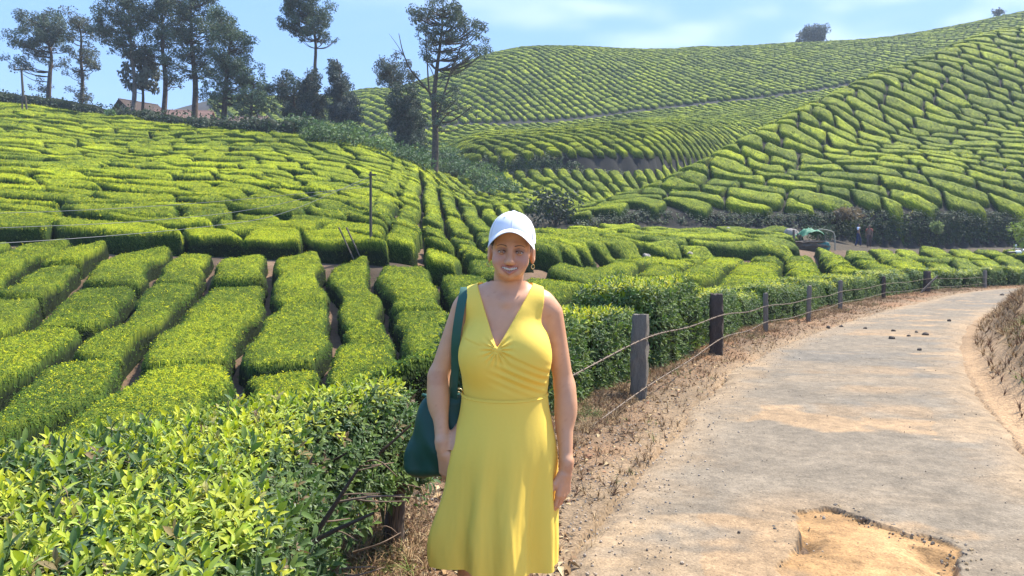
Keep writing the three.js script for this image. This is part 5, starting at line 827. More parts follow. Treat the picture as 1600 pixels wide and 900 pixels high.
// ------------------------------------------------------------------ the woman in the yellow dress (metres; x to the right in the picture, z towards the camera)
{
  const skinM = PH({ vertexColors: true, roughness: 0.5, clearcoat: 0.08, clearcoatRoughness: 0.5, sheen: 0.15, sheenRoughness: 0.6, sheenColor: rgb(0.9, 0.6, 0.5) });
  const dressM = PH({ color: rgb(0.97, 0.675, 0.10), roughness: 0.8, bumpMap: weave, bumpScale: 0.0006, sheen: 0.25, sheenRoughness: 0.5, sheenColor: rgb(1, 0.85, 0.3) });
  const white = S({ color: rgb(0.80, 0.81, 0.83), roughness: 0.8 });
  const W = thing('person', 'person in a sleeveless yellow V-neck dress and white cap standing smiling beside the road', 'person', null, V(-0.012, 0.0, -2.70));

  // --- head: its own frame, origin between the eyes, tilted a little
  const HC = V(0.010, 1.518, 0.012), HQ = new THREE.Quaternion().setFromEuler(new THREE.Euler(0.03, -0.04, -0.055)), HI = HQ.clone().invert(), tv = V();
  const headF = (x, y, z) => {
    let d = ell(x, y, z, [0, 0.035, -0.022], [0.073, 0.088, 0.090]);
    d = smin(d, ell(x, y, z, [0, -0.024, 0.018], [0.0605, 0.069, 0.064]), 0.03);
    d = smin(d, cap(x, y, z, [-0.023, -0.068, 0.034], [0.023, -0.068, 0.034], 0.020, 0.020), 0.035);
    d = smin(d, ballD(x, y, z, [0, -0.081, 0.058], 0.0165), 0.028);
    for (const s of [-1, 1]) {
      d = smin(d, ballD(x, y, z, [s * 0.038, -0.030, 0.050], 0.024), 0.025);
      d = smin(d, cap(x, y, z, [s * 0.012, 0.021, 0.070], [s * 0.044, 0.019, 0.052], 0.010, 0.009), 0.018);
      d = -smin(-d, ballD(x, y, z, [s * 0.031, -0.001, 0.088], 0.017), 0.016);                     // eye socket
      d = smin(d, ell(x, y, z, [s * 0.0775, -0.012, -0.012], [0.010, 0.031, 0.019]), 0.008);        // ear
      d = -smin(-d, ell(x, y, z, [s * 0.087, -0.010, -0.004], [0.006, 0.016, 0.009]), 0.006);
      d = smin(d, ballD(x, y, z, [s * 0.0115, -0.0395, 0.088], 0.0075), 0.008);                    // nostril wings
      d = smin(d, cap(x, y, z, [s * 0.045, -0.045, 0.062], [s * 0.030, -0.075, 0.066], 0.010, 0.008), 0.02); // cheek fold of the smile
    }
    d = smin(d, cap(x, y, z, [0, 0.008, 0.078], [0, -0.034, 0.098], 0.0075, 0.0105), 0.016);
    // lips open in a smile
    for (const s of [-1, 1]) { d = smin(d, cap(x, y, z, [0, -0.0575, 0.0855], [s * 0.033, -0.0500, 0.0685], 0.0046, 0.0026), 0.006); d = smin(d, cap(x, y, z, [0, -0.0750, 0.083], [s * 0.032, -0.0530, 0.0675], 0.0056, 0.0026), 0.006); }
    for (const s of [-1, 1]) d = -smin(-d, cap(x, y, z, [0, -0.0655, 0.0905], [s * 0.025, -0.0560, 0.0775], 0.0066, 0.0036), 0.003);
    return d;
  };
  const toHead = (x, y, z) => tv.set(x - HC.x, y - HC.y, z - HC.z).applyQuaternion(HI);
  const neck = (x, y, z) => smin(cap(x, y, z, [-0.008, 1.33, -0.030], [0.002, 1.47, -0.008], 0.057, 0.047), cap(x, y, z, [0.002, 1.43, -0.012], [0.008, 1.53, -0.012], 0.046, 0.048), 0.02);

  // --- torso, arms, legs
  const torso = (x, y, z) => {
    let d = ell(x, y, z, [-0.012, 1.20, -0.012], [0.147, 0.17, 0.098]);
    d = smin(d, cap(x, y, z, [-0.130, 1.325, -0.028], [0.112, 1.320, -0.028], 0.050, 0.050), 0.06);
    d = smin(d, ell(x, y, z, [-0.012, 1.03, 0.0], [0.141, 0.17, 0.100]), 0.08);
    d = smin(d, ell(x, y, z, [-0.015, 0.85, -0.01], [0.178, 0.16, 0.122]), 0.08);
    for (const s of [-1, 1]) d = smin(d, ell(x, y, z, [-0.014 + s * 0.074, 1.148, 0.061], [0.076, 0.080, 0.066]), 0.035);
    return d;
  };
  const traps = (x, y, z) => Math.min(cap(x, y, z, [-0.008, 1.395, -0.030], [-0.140, 1.332, -0.030], 0.038, 0.034), cap(x, y, z, [-0.004, 1.395, -0.030], [0.122, 1.328, -0.030], 0.038, 0.034));
  const RS = [-0.168, 1.302, -0.030], RE_ = [-0.258, 1.060, -0.040], RW = [-0.238, 0.815, 0.030], LS_ = [0.156, 1.292, -0.030], LEb = [0.204, 1.025, -0.035], LW = [0.206, 0.745, 0.035];
  const arms = (x, y, z) => { let d = cap(x, y, z, RS, RE_, 0.042, 0.035); d = smin(d, cap(x, y, z, RE_, RW, 0.035, 0.0235), 0.025); d = smin(d, ell(x, y, z, [-0.262, 0.985, -0.022], [0.036, 0.075, 0.037]), 0.03); let e = cap(x, y, z, LS_, LEb, 0.042, 0.035); e = smin(e, cap(x, y, z, LEb, LW, 0.035, 0.0235), 0.025); e = smin(e, ell(x, y, z, [0.212, 0.95, -0.018], [0.036, 0.075, 0.037]), 0.03); return Math.min(d, e); };
  const legs = (x, y, z) => { let d = 1; for (const s of [-1, 1]) { const cx = -0.055; let e = cap(x, y, z, [cx + s * 0.085, 0.80, -0.01], [cx + s * 0.078, 0.44, 0.0], 0.090, 0.056); e = smin(e, cap(x, y, z, [cx + s * 0.078, 0.44, 0.0], [cx + s * 0.080, 0.085, -0.02], 0.054, 0.036), 0.03); e = smin(e, ell(x, y, z, [cx + s * 0.080, 0.31, -0.028], [0.047, 0.11, 0.05]), 0.03); e = smin(e, cap(x, y, z, [cx + s * 0.080, 0.035, -0.03], [cx + s * 0.095, 0.022, 0.13], 0.030, 0.022), 0.03); d = Math.min(d, e); } return d; };

  // --- hands: y runs up the forearm, x towards the thumb, z out of the back of the hand
  const FING = [[0.028, 0.087, [0.040, 0.024, 0.020], 0.0088], [0.009, 0.092, [0.044, 0.027, 0.021], 0.0090], [-0.010, 0.088, [0.040, 0.025, 0.020], 0.0086], [-0.027, 0.079, [0.031, 0.019, 0.017], 0.0076]];
  function handField(curl, spread) {
    const bones = [];
    for (let i = 0; i < 4; i++) { const [fx, kn, seg, r] = FING[i]; let p = [fx, -kn, 0], a = curl[i] * 0.55; bones.push([[fx * 0.55, -0.018, 0], p, 0.0145, 0.0115]); for (let k = 0; k < 3; k++) { const q = [p[0] + spread[i] * seg[k], p[1] - Math.cos(a) * seg[k], p[2] - Math.sin(a) * seg[k]]; bones.push([p, q, r * (1 - 0.1 * k), r * (0.92 - 0.12 * k)]); p = q; a += curl[i] * (k === 0 ? 0.75 : 0.5); } }
    const th = [[0.018, -0.020, -0.006], [0.038, -0.052, -0.016], [0.046, -0.082, -0.024], [0.042, -0.104, -0.032]];
    const tb = [[th[0], th[1], 0.0150, 0.0115], [th[1], th[2], 0.0110, 0.0092], [th[2], th[3], 0.0090, 0.0072]];
    return (x, y, z) => { let palm = cap(x, y, z, [0, 0.03, 0], [0, -0.012, 0], 0.0245, 0.022), fing = 1; for (let i = 0; i < bones.length; i++) { const [a, b, ra, rb] = bones[i], d = cap(x, y, z, a, b, ra, rb); if (i % 4 === 0) palm = smin(palm, d, 0.012); else fing = i % 4 === 1 ? Math.min(fing, d) : smin(fing, d, 0.003); } let t = 1; for (const [a, b, ra, rb] of tb) t = smin(t, cap(x, y, z, a, b, ra, rb), 0.005); return smin(smin(palm, fing, 0.007), t, 0.010); };
  }
  const handR = handField([0.42, 0.50, 0.55, 0.58], [0.05, 0.0, -0.05, -0.1]), handL = handField([0.36, 0.48, 0.58, 0.66], [0.05, 0, -0.05, -0.1]);
  const frame = (o, thumb, back) => { const t = V(...thumb).normalize(), n = V(...back).normalize(), u = V().crossVectors(n, t).normalize(); if (u.y < 0) u.negate(); return { o, t, n, u, to: (x, y, z) => { const dx = x - o[0], dy = y - o[1], dz = z - o[2]; return [dx * t.x + dy * t.y + dz * t.z, dx * u.x + dy * u.y + dz * u.z, dx * n.x + dy * n.y + dz * n.z]; } }; };
  const fR = frame([RW[0] + 0.004, RW[1] - 0.012, RW[2] + 0.002], [0.80, 0.16, 0.56], [-0.56, -0.10, 0.80]), fL = frame([LW[0] - 0.001, LW[1] - 0.012, LW[2] + 0.002], [-0.62, 0.08, 0.78], [0.76, -0.08, 0.62]);
  const hR = (x, y, z) => handR(...fR.to(x, y, z)), hL = (x, y, z) => handL(...fL.to(x, y, z));

  const body = (x, y, z) => {
    let d = torso(x, y, z); d = smin(d, traps(x, y, z), 0.05); d = smin(d, neck(x, y, z), 0.035); d = smin(d, arms(x, y, z), 0.028); d = smin(d, legs(x, y, z), 0.03);
    d = smin(d, cap(x, y, z, [-0.010, 1.335, 0.040], [-0.105, 1.352, 0.005], 0.012, 0.012), 0.03); d = smin(d, cap(x, y, z, [-0.006, 1.335, 0.040], [0.092, 1.348, 0.005], 0.012, 0.012), 0.03);   // collar bones
    return d;
  };
  const skinTone = (x, y, z) => { const n = 1 + 0.07 * fbm(x * 30, y * 30, z * 30, 2), f = 0.5 * fbm(x * 90, y * 90, z * 90, 2); const bl = sstep(0.05, 0.4, fbm(x * 16 + 3, y * 16, z * 16, 3)), fr = Math.max(0, noise(x * 260, y * 260, z * 260) - 0.62) * 0.5; let c = [0.66 + 0.04 * f - 0.05 * bl - fr * 0.5, 0.345 + 0.035 * f - 0.05 * bl - fr * 0.4, 0.195 + 0.03 * f - 0.035 * bl - fr * 0.3]; return c.map((v) => v * n); };
  const bodyG = surfaceNets((x, y, z) => { let d = body(x, y, z); if (y > 1.36) { const h = toHead(x, y, z); d = smin(d, headF(h.x, h.y, h.z), 0.02); } if (y < 0.90) { if (x < -0.1) d = smin(d, hR(x, y, z), 0.012); else if (x > 0.1) d = smin(d, hL(x, y, z), 0.012); } return Math.abs(y - 1.0) < 0.9 ? d : d; }, [-0.36, -0.02, -0.20], [0.31, 1.425, 0.21], 0.0085);
  paint(bodyG, skinTone);
  const faceTone = (x, y, z) => {
    const h = toHead(x, y, z).clone(); let c = skinTone(x, y, z); const m = (k, q) => { c = c.map((v, i) => lerp(v, k[i], q)); };
    const lip = Math.max(...[-1, 1].map((s) => Math.max(sstep(0.0105, 0.006, cap(h.x, h.y, h.z, [0, -0.0575, 0.0855], [s * 0.033, -0.0500, 0.0685], 0, 0)), sstep(0.0115, 0.0065, cap(h.x, h.y, h.z, [0, -0.0750, 0.083], [s * 0.032, -0.0530, 0.0675], 0, 0)))));
    if (h.z > 0.05) { m([0.42, 0.155, 0.125], 0.8 * lip); const mouth = Math.min(...[-1, 1].map((s) => cap(h.x, h.y, h.z, [0, -0.0650, 0.0865], [s * 0.028, -0.0555, 0.0725], 0, 0))); m([0.10, 0.03, 0.025], sstep(0.0045, 0.002, mouth)); }
    for (const s of [-1, 1]) { m([0.50, 0.22, 0.16], 0.5 * sstep(0.035, 0.012, Math.hypot(h.x - s * 0.040, h.y + 0.032)) * (h.z > 0.03 ? 1 : 0)); m([0.30, 0.16, 0.115], 0.55 * sstep(0.021, 0.012, Math.hypot((h.x - s * 0.031) * 0.8, (h.y - 0.003) * 1.4)) * (h.z > 0.03 ? 1 : 0)); }
    return c;
  };
  const headG = surfaceNets((x, y, z) => { const h = toHead(x, y, z); return smin(headF(h.x, h.y, h.z), neck(x, y, z), 0.02); }, [-0.10, 1.385, -0.14], [0.12, 1.66, 0.14], 0.0032); paint(headG, faceTone);
  const cropHands = [[hR, fR, -1], [hL, fL, 1]].map(([f, fr]) => { const o = fr.o, arm = arms; const g = surfaceNets((x, y, z) => smin(f(x, y, z), arm(x, y, z), 0.012), [o[0] - 0.075, o[1] - 0.20, o[2] - 0.09], [o[0] + 0.075, o[1] + 0.035, o[2] + 0.08], 0.003); paint(g, (x, y, z) => { const c = skinTone(x, y, z), k = sstep(0.83, 0.6, y); return [c[0] * lerp(1, 0.97, k), c[1] * lerp(1, 0.9, k), c[2] * lerp(1, 0.9, k)]; }); return g; });
  // one continuous skin: the coarse body stops where the fine head and hands take over
  const cut = (g, keep) => { const p = g.attributes.position, ix = []; for (let i = 0; i < g.index.count; i += 3) { const t = [0, 1, 2].map((k) => g.index.array[i + k]); if (t.some((v) => keep(p.getX(v), p.getY(v), p.getZ(v)))) ix.push(...t); } g.setIndex(ix); return g; };
  cut(bodyG, (x, y, z) => y < 1.405 && !(y < RW[1] - 0.0 && x < -0.18 && y > 0.55) && !(y < LW[1] + 0.0 && x > 0.14 && y > 0.5));
  const inDress = (x, y, z) => y < 0.98 && y > 0.46 && Math.abs(x + 0.015) < 0.165 && Math.abs(z) < 0.16;
  cut(bodyG, (x, y, z) => !inDress(x, y, z));
  mesh('body', mergeGeometries([bodyG, headG, ...cropHands]), skinM, W);

  // --- face details, in the head's frame
  const H = new THREE.Group(); H.name = 'head_details'; H.position.copy(HC); H.quaternion.copy(HQ); W.add(H);
  const eyeW = S({ color: rgb(0.45, 0.43, 0.41), roughness: 0.3 }), iris = S({ color: rgb(0.045, 0.035, 0.028), roughness: 0.2 }), hairM = S({ color: rgb(0.10, 0.065, 0.042), roughness: 0.7, map: barkTex }), toothM = S({ color: rgb(0.66, 0.61, 0.53), roughness: 0.4 }), gold = S({ color: rgb(0.75, 0.6, 0.3), metalness: 1, roughness: 0.3 });
  const browM = S({ color: rgb(0.17, 0.10, 0.065), roughness: 0.9 }), skinFlat = S({ color: rgb(0.52, 0.27, 0.155), roughness: 0.55 }), lash = S({ color: rgb(0.04, 0.028, 0.022), roughness: 0.9 });
  for (const s of [-1, 1]) {
    const e = mesh('eye', new THREE.SphereGeometry(0.0115, 20, 16).translate(s * 0.031, -0.002, 0.0665), eyeW, H); mesh('iris', new THREE.SphereGeometry(0.0062, 14, 10).scale(1, 1, 0.5).translate(s * 0.031, -0.003, 0.0758), iris, e);
    mesh('eyelid', mergeGeometries([new THREE.SphereGeometry(0.0132, 20, 12, 0, 6.283, 0, 1.06).rotateX(0.50).translate(s * 0.031, -0.0022, 0.0662), new THREE.SphereGeometry(0.0130, 20, 12, 0, 6.283, 0, 0.94).rotateX(Math.PI - 0.42).translate(s * 0.031, -0.0020, 0.0662)]), skinFlat, H);
    mesh('eyelash', tube([V(s * 0.0185, -0.0005, 0.0735), V(s * 0.027, 0.0030, 0.0795), V(s * 0.036, 0.0028, 0.0785), V(s * 0.0445, -0.002, 0.0700)], 0.0017, 0.0013, 5), lash, H);
    mesh('eyebrow', tube([V(s * 0.014, 0.0175, 0.0815), V(s * 0.026, 0.0215, 0.0805), V(s * 0.038, 0.0215, 0.0735), V(s * 0.049, 0.0165, 0.0620)], 0.0021, 0.0010, 6), browM, H);
    mesh('earring', new THREE.TorusGeometry(0.008, 0.0014, 6, 16).rotateY(0.8).translate(s * 0.080, -0.052, -0.006), gold, H);
  }
  { const tg = []; for (let k = -4; k <= 4; k++) { const a = k / 4.4, x = k * 0.0058; tg.push(new THREE.SphereGeometry(0.0046, 8, 8).scale(0.74, k === 0 || Math.abs(k) === 1 ? 1.12 : 0.98, 0.5).translate(x, -0.0610 + 0.0052 * a * a, 0.0845 - 0.0125 * a * a)); } mesh('teeth', mergeGeometries(tg), toothM, H); }
  // hair drawn back under the cap
  const hairF = (x, y, z) => { const n = 0.0035 * noise(x * 60, y * 120, z * 120); let d = ell(x, y, z, [0, 0.030, -0.026], [0.0775, 0.093, 0.093]) + n; d = smin(d, ell(x, y, z, [0, -0.035, -0.062], [0.058, 0.052, 0.044]) + n, 0.02); d = Math.max(d, y - 0.070); d = Math.max(d, z - (0.022 + 0.25 * (y - 0.0))); d = Math.max(d, -0.085 - y); for (const s of [-1, 1]) d = -smin(-d, ell(x, y, z, [s * 0.0775, -0.016, -0.010], [0.015, 0.036, 0.024]), 0.004); return d; };
  mesh('hair', surfaceNets(hairF, [-0.09, -0.10, -0.13], [0.09, 0.075, 0.06], 0.004), hairM, H);
  // --- cap: crown of six panels, curved peak
  const capG = new THREE.Group(); capG.name = 'cap'; H.add(capG);
  { const P = [], UV = [], I = [], na = 64, nt = 24; for (let i = 0; i <= na; i++) for (let j = 0; j <= nt; j++) { const a = i / na * 2 * Math.PI, ca = Math.max(0, Math.cos(a)), y = lerp(0.030 + 0.042 * ca * ca, 0.1420, 1 - Math.pow(1 - j / nt, 1.6)), r = Math.pow(Math.max(0, 1 - Math.pow((y - 0.030) / 0.112, 2.4)), 0.5), k = 1 + 0.012 * Math.cos(a * 2) * j / nt; P.push(Math.sin(a) * 0.0850 * r * k, y, -0.016 + Math.cos(a) * 0.1020 * r); UV.push(i / na * 4, y * 8); } for (let i = 0; i < na; i++) for (let j = 0; j < nt; j++) { const o = i * (nt + 1) + j; I.push(o, o + nt + 1, o + 1, o + 1, o + nt + 1, o + nt + 2); }
    const g = new THREE.BufferGeometry(); g.setAttribute('position', new THREE.Float32BufferAttribute(P, 3)); g.setAttribute('uv', new THREE.Float32BufferAttribute(UV, 2)); g.setIndex(I); g.computeVertexNormals(); mesh('crown', g, white, capG); }
  { const P = [], UV = [], I = [], n = 28, m = 8; const tops = []; for (const side of [0, 1]) for (let i = 0; i <= n; i++) for (let j = 0; j <= m; j++) { const a = lerp(-1.25, 1.25, i / n), t = j / m, sa = Math.sin(a), ca = Math.cos(a); const ix = 0.0845 * sa, iz = -0.016 + 0.101 * ca, ox = 0.0875 * sa * 1.0, oz = -0.016 + 0.101 * ca + 0.066 * Math.pow(Math.max(0, ca), 0.75); const x = lerp(ix, ox, t), z = lerp(iz, oz, t), y = 0.0790 - 0.010 * t - 0.060 * sa * sa * (0.78 + 0.32 * t) - (side ? 0.0035 : 0); P.push(x, y, z); UV.push(x * 10, z * 10); }
    const q = (n + 1) * (m + 1), A = m + 1; for (const side of [0, 1]) for (let i = 0; i < n; i++) for (let j = 0; j < m; j++) { const o = side * q + i * A + j; side ? I.push(o, o + 1, o + A, o + 1, o + A + 1, o + A) : I.push(o, o + A, o + 1, o + 1, o + A, o + A + 1); } for (let i = 0; i < n; i++) { const o = i * A + m; I.push(o, o + A, o + q, o + A, o + A + q, o + q); }
    const g = new THREE.BufferGeometry(); g.setAttribute('position', new THREE.Float32BufferAttribute(P, 3)); g.setAttribute('uv', new THREE.Float32BufferAttribute(UV, 2)); g.setIndex(I); g.computeVertexNormals(); mesh('peak', g, white, capG); mesh('button', new THREE.SphereGeometry(0.007, 12, 8).scale(1, 0.5, 1).translate(0, 0.1425, -0.016), white, capG); }

  { const pt = (a, t) => { const ca = Math.max(0, Math.cos(a)), y = lerp(0.032 + 0.042 * ca * ca, 0.142, t), r = Math.pow(Math.max(0, 1 - Math.pow((y - 0.030) / 0.112, 2.4)), 0.5), k = 1 + 0.012 * Math.cos(a * 2) * t; return V(Math.sin(a) * 0.0854 * r * k, y, -0.016 + Math.cos(a) * 0.1025 * r); };
    const seamM = S({ color: rgb(0.62, 0.63, 0.66), roughness: 0.9 }); for (let k = 0; k < 6; k++) { const a = k * Math.PI / 3; mesh('seam', tube([0.02, 0.2, 0.4, 0.6, 0.8, 0.94, 0.995].map((t) => pt(a, t)), 0.0011, 0.0009, 5, 24), seamM, capG); const e = pt(a + Math.PI / 6, 0.70); mesh('eyelet', new THREE.TorusGeometry(0.0032, 0.0010, 6, 12).lookAt(V(e.x, e.y - 0.03, e.z + 0.016)).translate(e.x, e.y, e.z), seamM, capG); } }
  // --- dress: a bodice drawn over the body and a flared skirt
  const neckV = (x, y) => { // + inside the opening at the front
    const vb = [-0.040, 1.183]; if (y < vb[1]) return -1; const t = (y - vb[1]) / (1.385 - vb[1]), xl = lerp(vb[0], -0.108, Math.pow(t, 0.92)), xr = lerp(vb[0], 0.080, Math.pow(t, 0.95)); return Math.min(x - xl, xr - x);
  };
  const bodiceBase = (x, y, z) => { let d = ell(x, y, z, [-0.012, 1.20, -0.012], [0.149, 0.17, 0.100]); d = smin(d, cap(x, y, z, [-0.130, 1.325, -0.028], [0.112, 1.320, -0.028], 0.050, 0.050), 0.06); d = smin(d, ell(x, y, z, [-0.012, 1.03, 0.0], [0.145, 0.17, 0.103]), 0.09); for (const s of [-1, 1]) d = smin(d, ell(x, y, z, [-0.014 + s * 0.074, 1.148, 0.061], [0.076, 0.082, 0.067]), 0.055); d = smin(d, traps(x, y, z), 0.05); return d; };
  const bodice = (x, y, z) => {
    // folds running down from the crossing at the bust, and gathers at the point of the V
    const front = sstep(0.02, 0.08, z), u = (x + 0.040) * 0.45 + (y - 1.178), fold = front * 0.0032 * Math.sin(u * 210) * Math.exp(-Math.pow((y - 1.075 + 0.2 * (x - 0.03)) / 0.045, 2)) * sstep(-0.10, 0.02, x);
    const ang = Math.atan2(y - 1.178, x + 0.040), rad = Math.hypot(y - 1.175, x + 0.040), gather = front * 0.0035 * Math.sin(ang * 15) * sstep(0.005, 0.02, rad) * sstep(0.075, 0.02, rad);
    const wrap = front * 0.0030 * sstep(-0.004, 0.004, (y - 1.172) + 0.36 * (x + 0.04) + 0.9 * (x + 0.04) * (x + 0.04) * (x > -0.04 ? 0.6 : 0));
    let d = bodiceBase(x, y, z) - 0.0075 - fold - gather - wrap;
    d = Math.max(d, -(bodiceBase(x, y, z) + 0.002));
    if (z > -0.03) d = Math.max(d, neckV(x, y)); else d = Math.max(d, y > 1.24 ? Math.min(x + 0.09, 0.066 - x) : -1);
    const al = -0.152 - 0.10 * sstep(1.27, 1.10, y) - 0.012 * sstep(1.30, 1.2, y), ar = 0.128 + 0.10 * sstep(1.27, 1.10, y) - 0.012 * Math.exp(-Math.pow((y - 1.27) / 0.05, 2)); d = Math.max(d, al - x, x - ar); d = Math.max(d, 0.985 - y); return d;
  };
  const bodG = surfaceNets(bodice, [-0.24, 0.975, -0.17], [0.22, 1.40, 0.19], 0.0040);
  const ring = (t, a) => { // skirt: t 0 at the waist, 1 at the hem
    const y = lerp(1.008, 0.397, t), cx = lerp(-0.014, -0.050, sstep(0.1, 1, t)), w = lerp(0.1565, 0.1960, sstep(0, 0.42, t)) + 0.020 * sstep(0.3, 1, t), dz = lerp(0.1165, 0.150, sstep(0, 0.4, t)) + 0.045 * sstep(0.3, 1, t), fa = sstep(0.12, 0.9, t);
    const f = fa * (0.019 * Math.sin(a * 5 + 0.6) + 0.013 * Math.sin(a * 9 + 2.1 + t) + 0.007 * Math.sin(a * 14 + 0.3) + 0.004 * noise(a * 9, t * 5, 3) + 0.002 * noise(a * 24, t * 9, 5)) + 0.02 * fa * Math.exp(-Math.pow((Math.cos(a) + 1) / 0.12, 2)) * Math.sin(t * 9);
    const k = 1 + f / w; return [cx + Math.cos(a) * w * k, y - 0.020 * sstep(0.4, 1, t) * Math.sin(a * 2 + 0.6) * 0.6 - (t < 0.02 ? 0.010 * Math.max(0, Math.sin(a)) : 0), -0.004 + Math.sin(a) * dz * k];
  };
  { const P = [], UV = [], I = [], nt = 90, na = 220; for (let i = 0; i <= nt; i++) for (let j = 0; j <= na; j++) { const p = ring(i / nt, j / na * 2 * Math.PI); P.push(...p); UV.push(j / na * 6, i / nt * 4); } for (let i = 0; i < nt; i++) for (let j = 0; j < na; j++) { const o = i * (na + 1) + j; I.push(o, o + 1, o + na + 1, o + 1, o + na + 2, o + na + 1); }
    const g = new THREE.BufferGeometry(); g.setAttribute('position', new THREE.Float32BufferAttribute(P, 3)); g.setAttribute('uv', new THREE.Float32BufferAttribute(UV, 2)); g.setIndex(I); g.computeVertexNormals();
    const n = g.attributes.normal; for (let i = 0; i <= nt; i++) { const a = i * (na + 1), b = a + na, v = V(n.getX(a) + n.getX(b), n.getY(a) + n.getY(b), n.getZ(a) + n.getZ(b)).normalize(); n.setXYZ(a, v.x, v.y, v.z); n.setXYZ(b, v.x, v.y, v.z); }
    const p = bodG.attributes.position, uv = []; for (let i = 0; i < p.count; i++) uv.push(p.getX(i) * 6, p.getY(i) * 6); bodG.setAttribute('uv', new THREE.Float32BufferAttribute(uv, 2));
    const dr = mesh('dress', mergeGeometries([bodG, g]), dressM, W);
    const sp = []; for (let j = 0; j <= 64; j++) { const q = ring(0.012, j / 64 * 2 * Math.PI); sp.push(V(q[0], q[1] - 0.001, q[2]).add(V(Math.cos(j / 64 * 6.283) * 0.0006, 0, Math.sin(j / 64 * 6.283) * 0.0006))); } mesh('waist_seam', tube(sp, 0.0022, 0.0022, 6, 128), dressM, dr); }
  // --- sandals
  const sole = S({ color: rgb(0.12, 0.07, 0.04), roughness: 0.7 });
  for (const s of [-1, 1]) mesh('sandal', mergeGeometries([new THREE.SphereGeometry(0.05, 20, 10).scale(0.95, 0.22, 2.45).translate(-0.055 + s * 0.087, 0.006, 0.045).toNonIndexed(), tube([V(-0.055 + s * 0.05, 0.02, 0.085), V(-0.055 + s * 0.09, 0.058, 0.08), V(-0.055 + s * 0.128, 0.02, 0.075)], 0.009, 0.009, 6).toNonIndexed()].map((g) => { g.deleteAttribute('uv'); return g; })), sole, W);

  // --- green shoulder bag
  const O = W.position, bagM = PH({ color: rgb(0.006, 0.058, 0.040), roughness: 0.5, bumpMap: weave, bumpScale: 0.0008 }), strapM = S({ color: rgb(0.018, 0.095, 0.070), roughness: 0.6, bumpMap: weave, bumpScale: 0.0008 });
  const B = thing('shoulder_bag', 'dark green soft bag hanging from the shoulder of the person in yellow', 'bag', null, V(O.x - 0.244, O.y + 0.835, O.z - 0.085));
  const bagF = (x, y, z) => { const w = 0.088 + 0.050 * sstep(0.14, -0.09, y), th = 0.050 + 0.022 * sstep(0.12, -0.08, y); const qx = Math.abs(x) - w + 0.035, qy = Math.abs(y) - 0.155 + 0.035, qz = Math.abs(z) - th + 0.03; const o = Math.hypot(Math.max(qx, 0), Math.max(qy, 0), Math.max(qz, 0)) + Math.min(Math.max(qx, qy, qz), 0) - 0.033; return o + 0.016 * noise(x * 11, y * 7, z * 12) + 0.005 * Math.sin(x * 46 + y * 30 + 2 * noise(x * 9, y * 9, 2)) + 0.004 * noise(x * 30, y * 16, z * 30); };
  const bagG = surfaceNets(bagF, [-0.19, -0.19, -0.10], [0.19, 0.19, 0.10], 0.006).rotateY(-0.25); { const p = bagG.attributes.position, uv = []; for (let i = 0; i < p.count; i++) uv.push(p.getX(i) * 5, p.getY(i) * 5); bagG.setAttribute('uv', new THREE.Float32BufferAttribute(uv, 2)); } mesh('bag_body', bagG, bagM, B);
  { const edge = []; for (let i = 0; i <= 24; i++) { const a = i / 24 * 2 * Math.PI; edge.push(V(Math.cos(a) * 0.080, 0.142 + 0.004 * Math.sin(a * 3), Math.sin(a) * 0.040).applyAxisAngle(V(0, 1, 0), -0.25)); } mesh('top_edge', tube(edge, 0.006, 0.006, 6, 60), strapM, B); for (const s of [-1, 1]) mesh('ring', new THREE.TorusGeometry(0.014, 0.0025, 8, 20).translate(0.055, 0.150, s * 0.034), gold, B); }
  const ribbon = (pts, w, normals) => { const c = new THREE.CatmullRomCurve3(pts), N = 60, P = [], UV = [], I = []; for (let i = 0; i <= N; i++) { const p = c.getPointAt(i / N), t = c.getTangentAt(i / N), k = (i / N) * (normals.length - 1), a = Math.min(normals.length - 2, Math.floor(k)), n = normals[a].clone().lerp(normals[a + 1], k - a).normalize(), b = V().crossVectors(t, n).normalize().multiplyScalar(w / 2); for (const [s, h] of [[-1, 0.0015], [1, 0.0015], [1, -0.0015], [-1, -0.0015]]) { P.push(p.x + b.x * s + n.x * h, p.y + b.y * s + n.y * h, p.z + b.z * s + n.z * h); UV.push(s * 0.1, i * 0.1); } } for (let i = 0; i < N; i++) for (let j = 0; j < 4; j++) { const o = i * 4, j2 = (j + 1) % 4; I.push(o + j, o + 4 + j, o + j2, o + j2, o + 4 + j, o + 4 + j2); } const g = new THREE.BufferGeometry(); g.setAttribute('position', new THREE.Float32BufferAttribute(P, 3)); g.setAttribute('uv', new THREE.Float32BufferAttribute(UV, 2)); g.setIndex(I); g.computeVertexNormals(); return g; };
  const q = (x, y, z) => V(x + 0.244, y - 0.835, z + 0.085);
  mesh('strap', ribbon([q(-0.205, 0.965, -0.040), q(-0.195, 1.08, -0.005), q(-0.188, 1.20, 0.040), q(-0.172, 1.31, 0.042), q(-0.160, 1.372, 0.012), q(-0.158, 1.386, -0.030), q(-0.165, 1.345, -0.085), q(-0.19, 1.20, -0.112), q(-0.215, 0.97, -0.11)], 0.032, [V(-0.5, 0, 1), V(-0.5, 0, 1), V(-0.25, 0.1, 1), V(0, 0.5, 1), V(0, 1, 0.3), V(0, 1, -0.6), V(0, 0.4, -1), V(-0.2, 0, -1), V(-0.2, 0, -1)]), strapM, B);
}

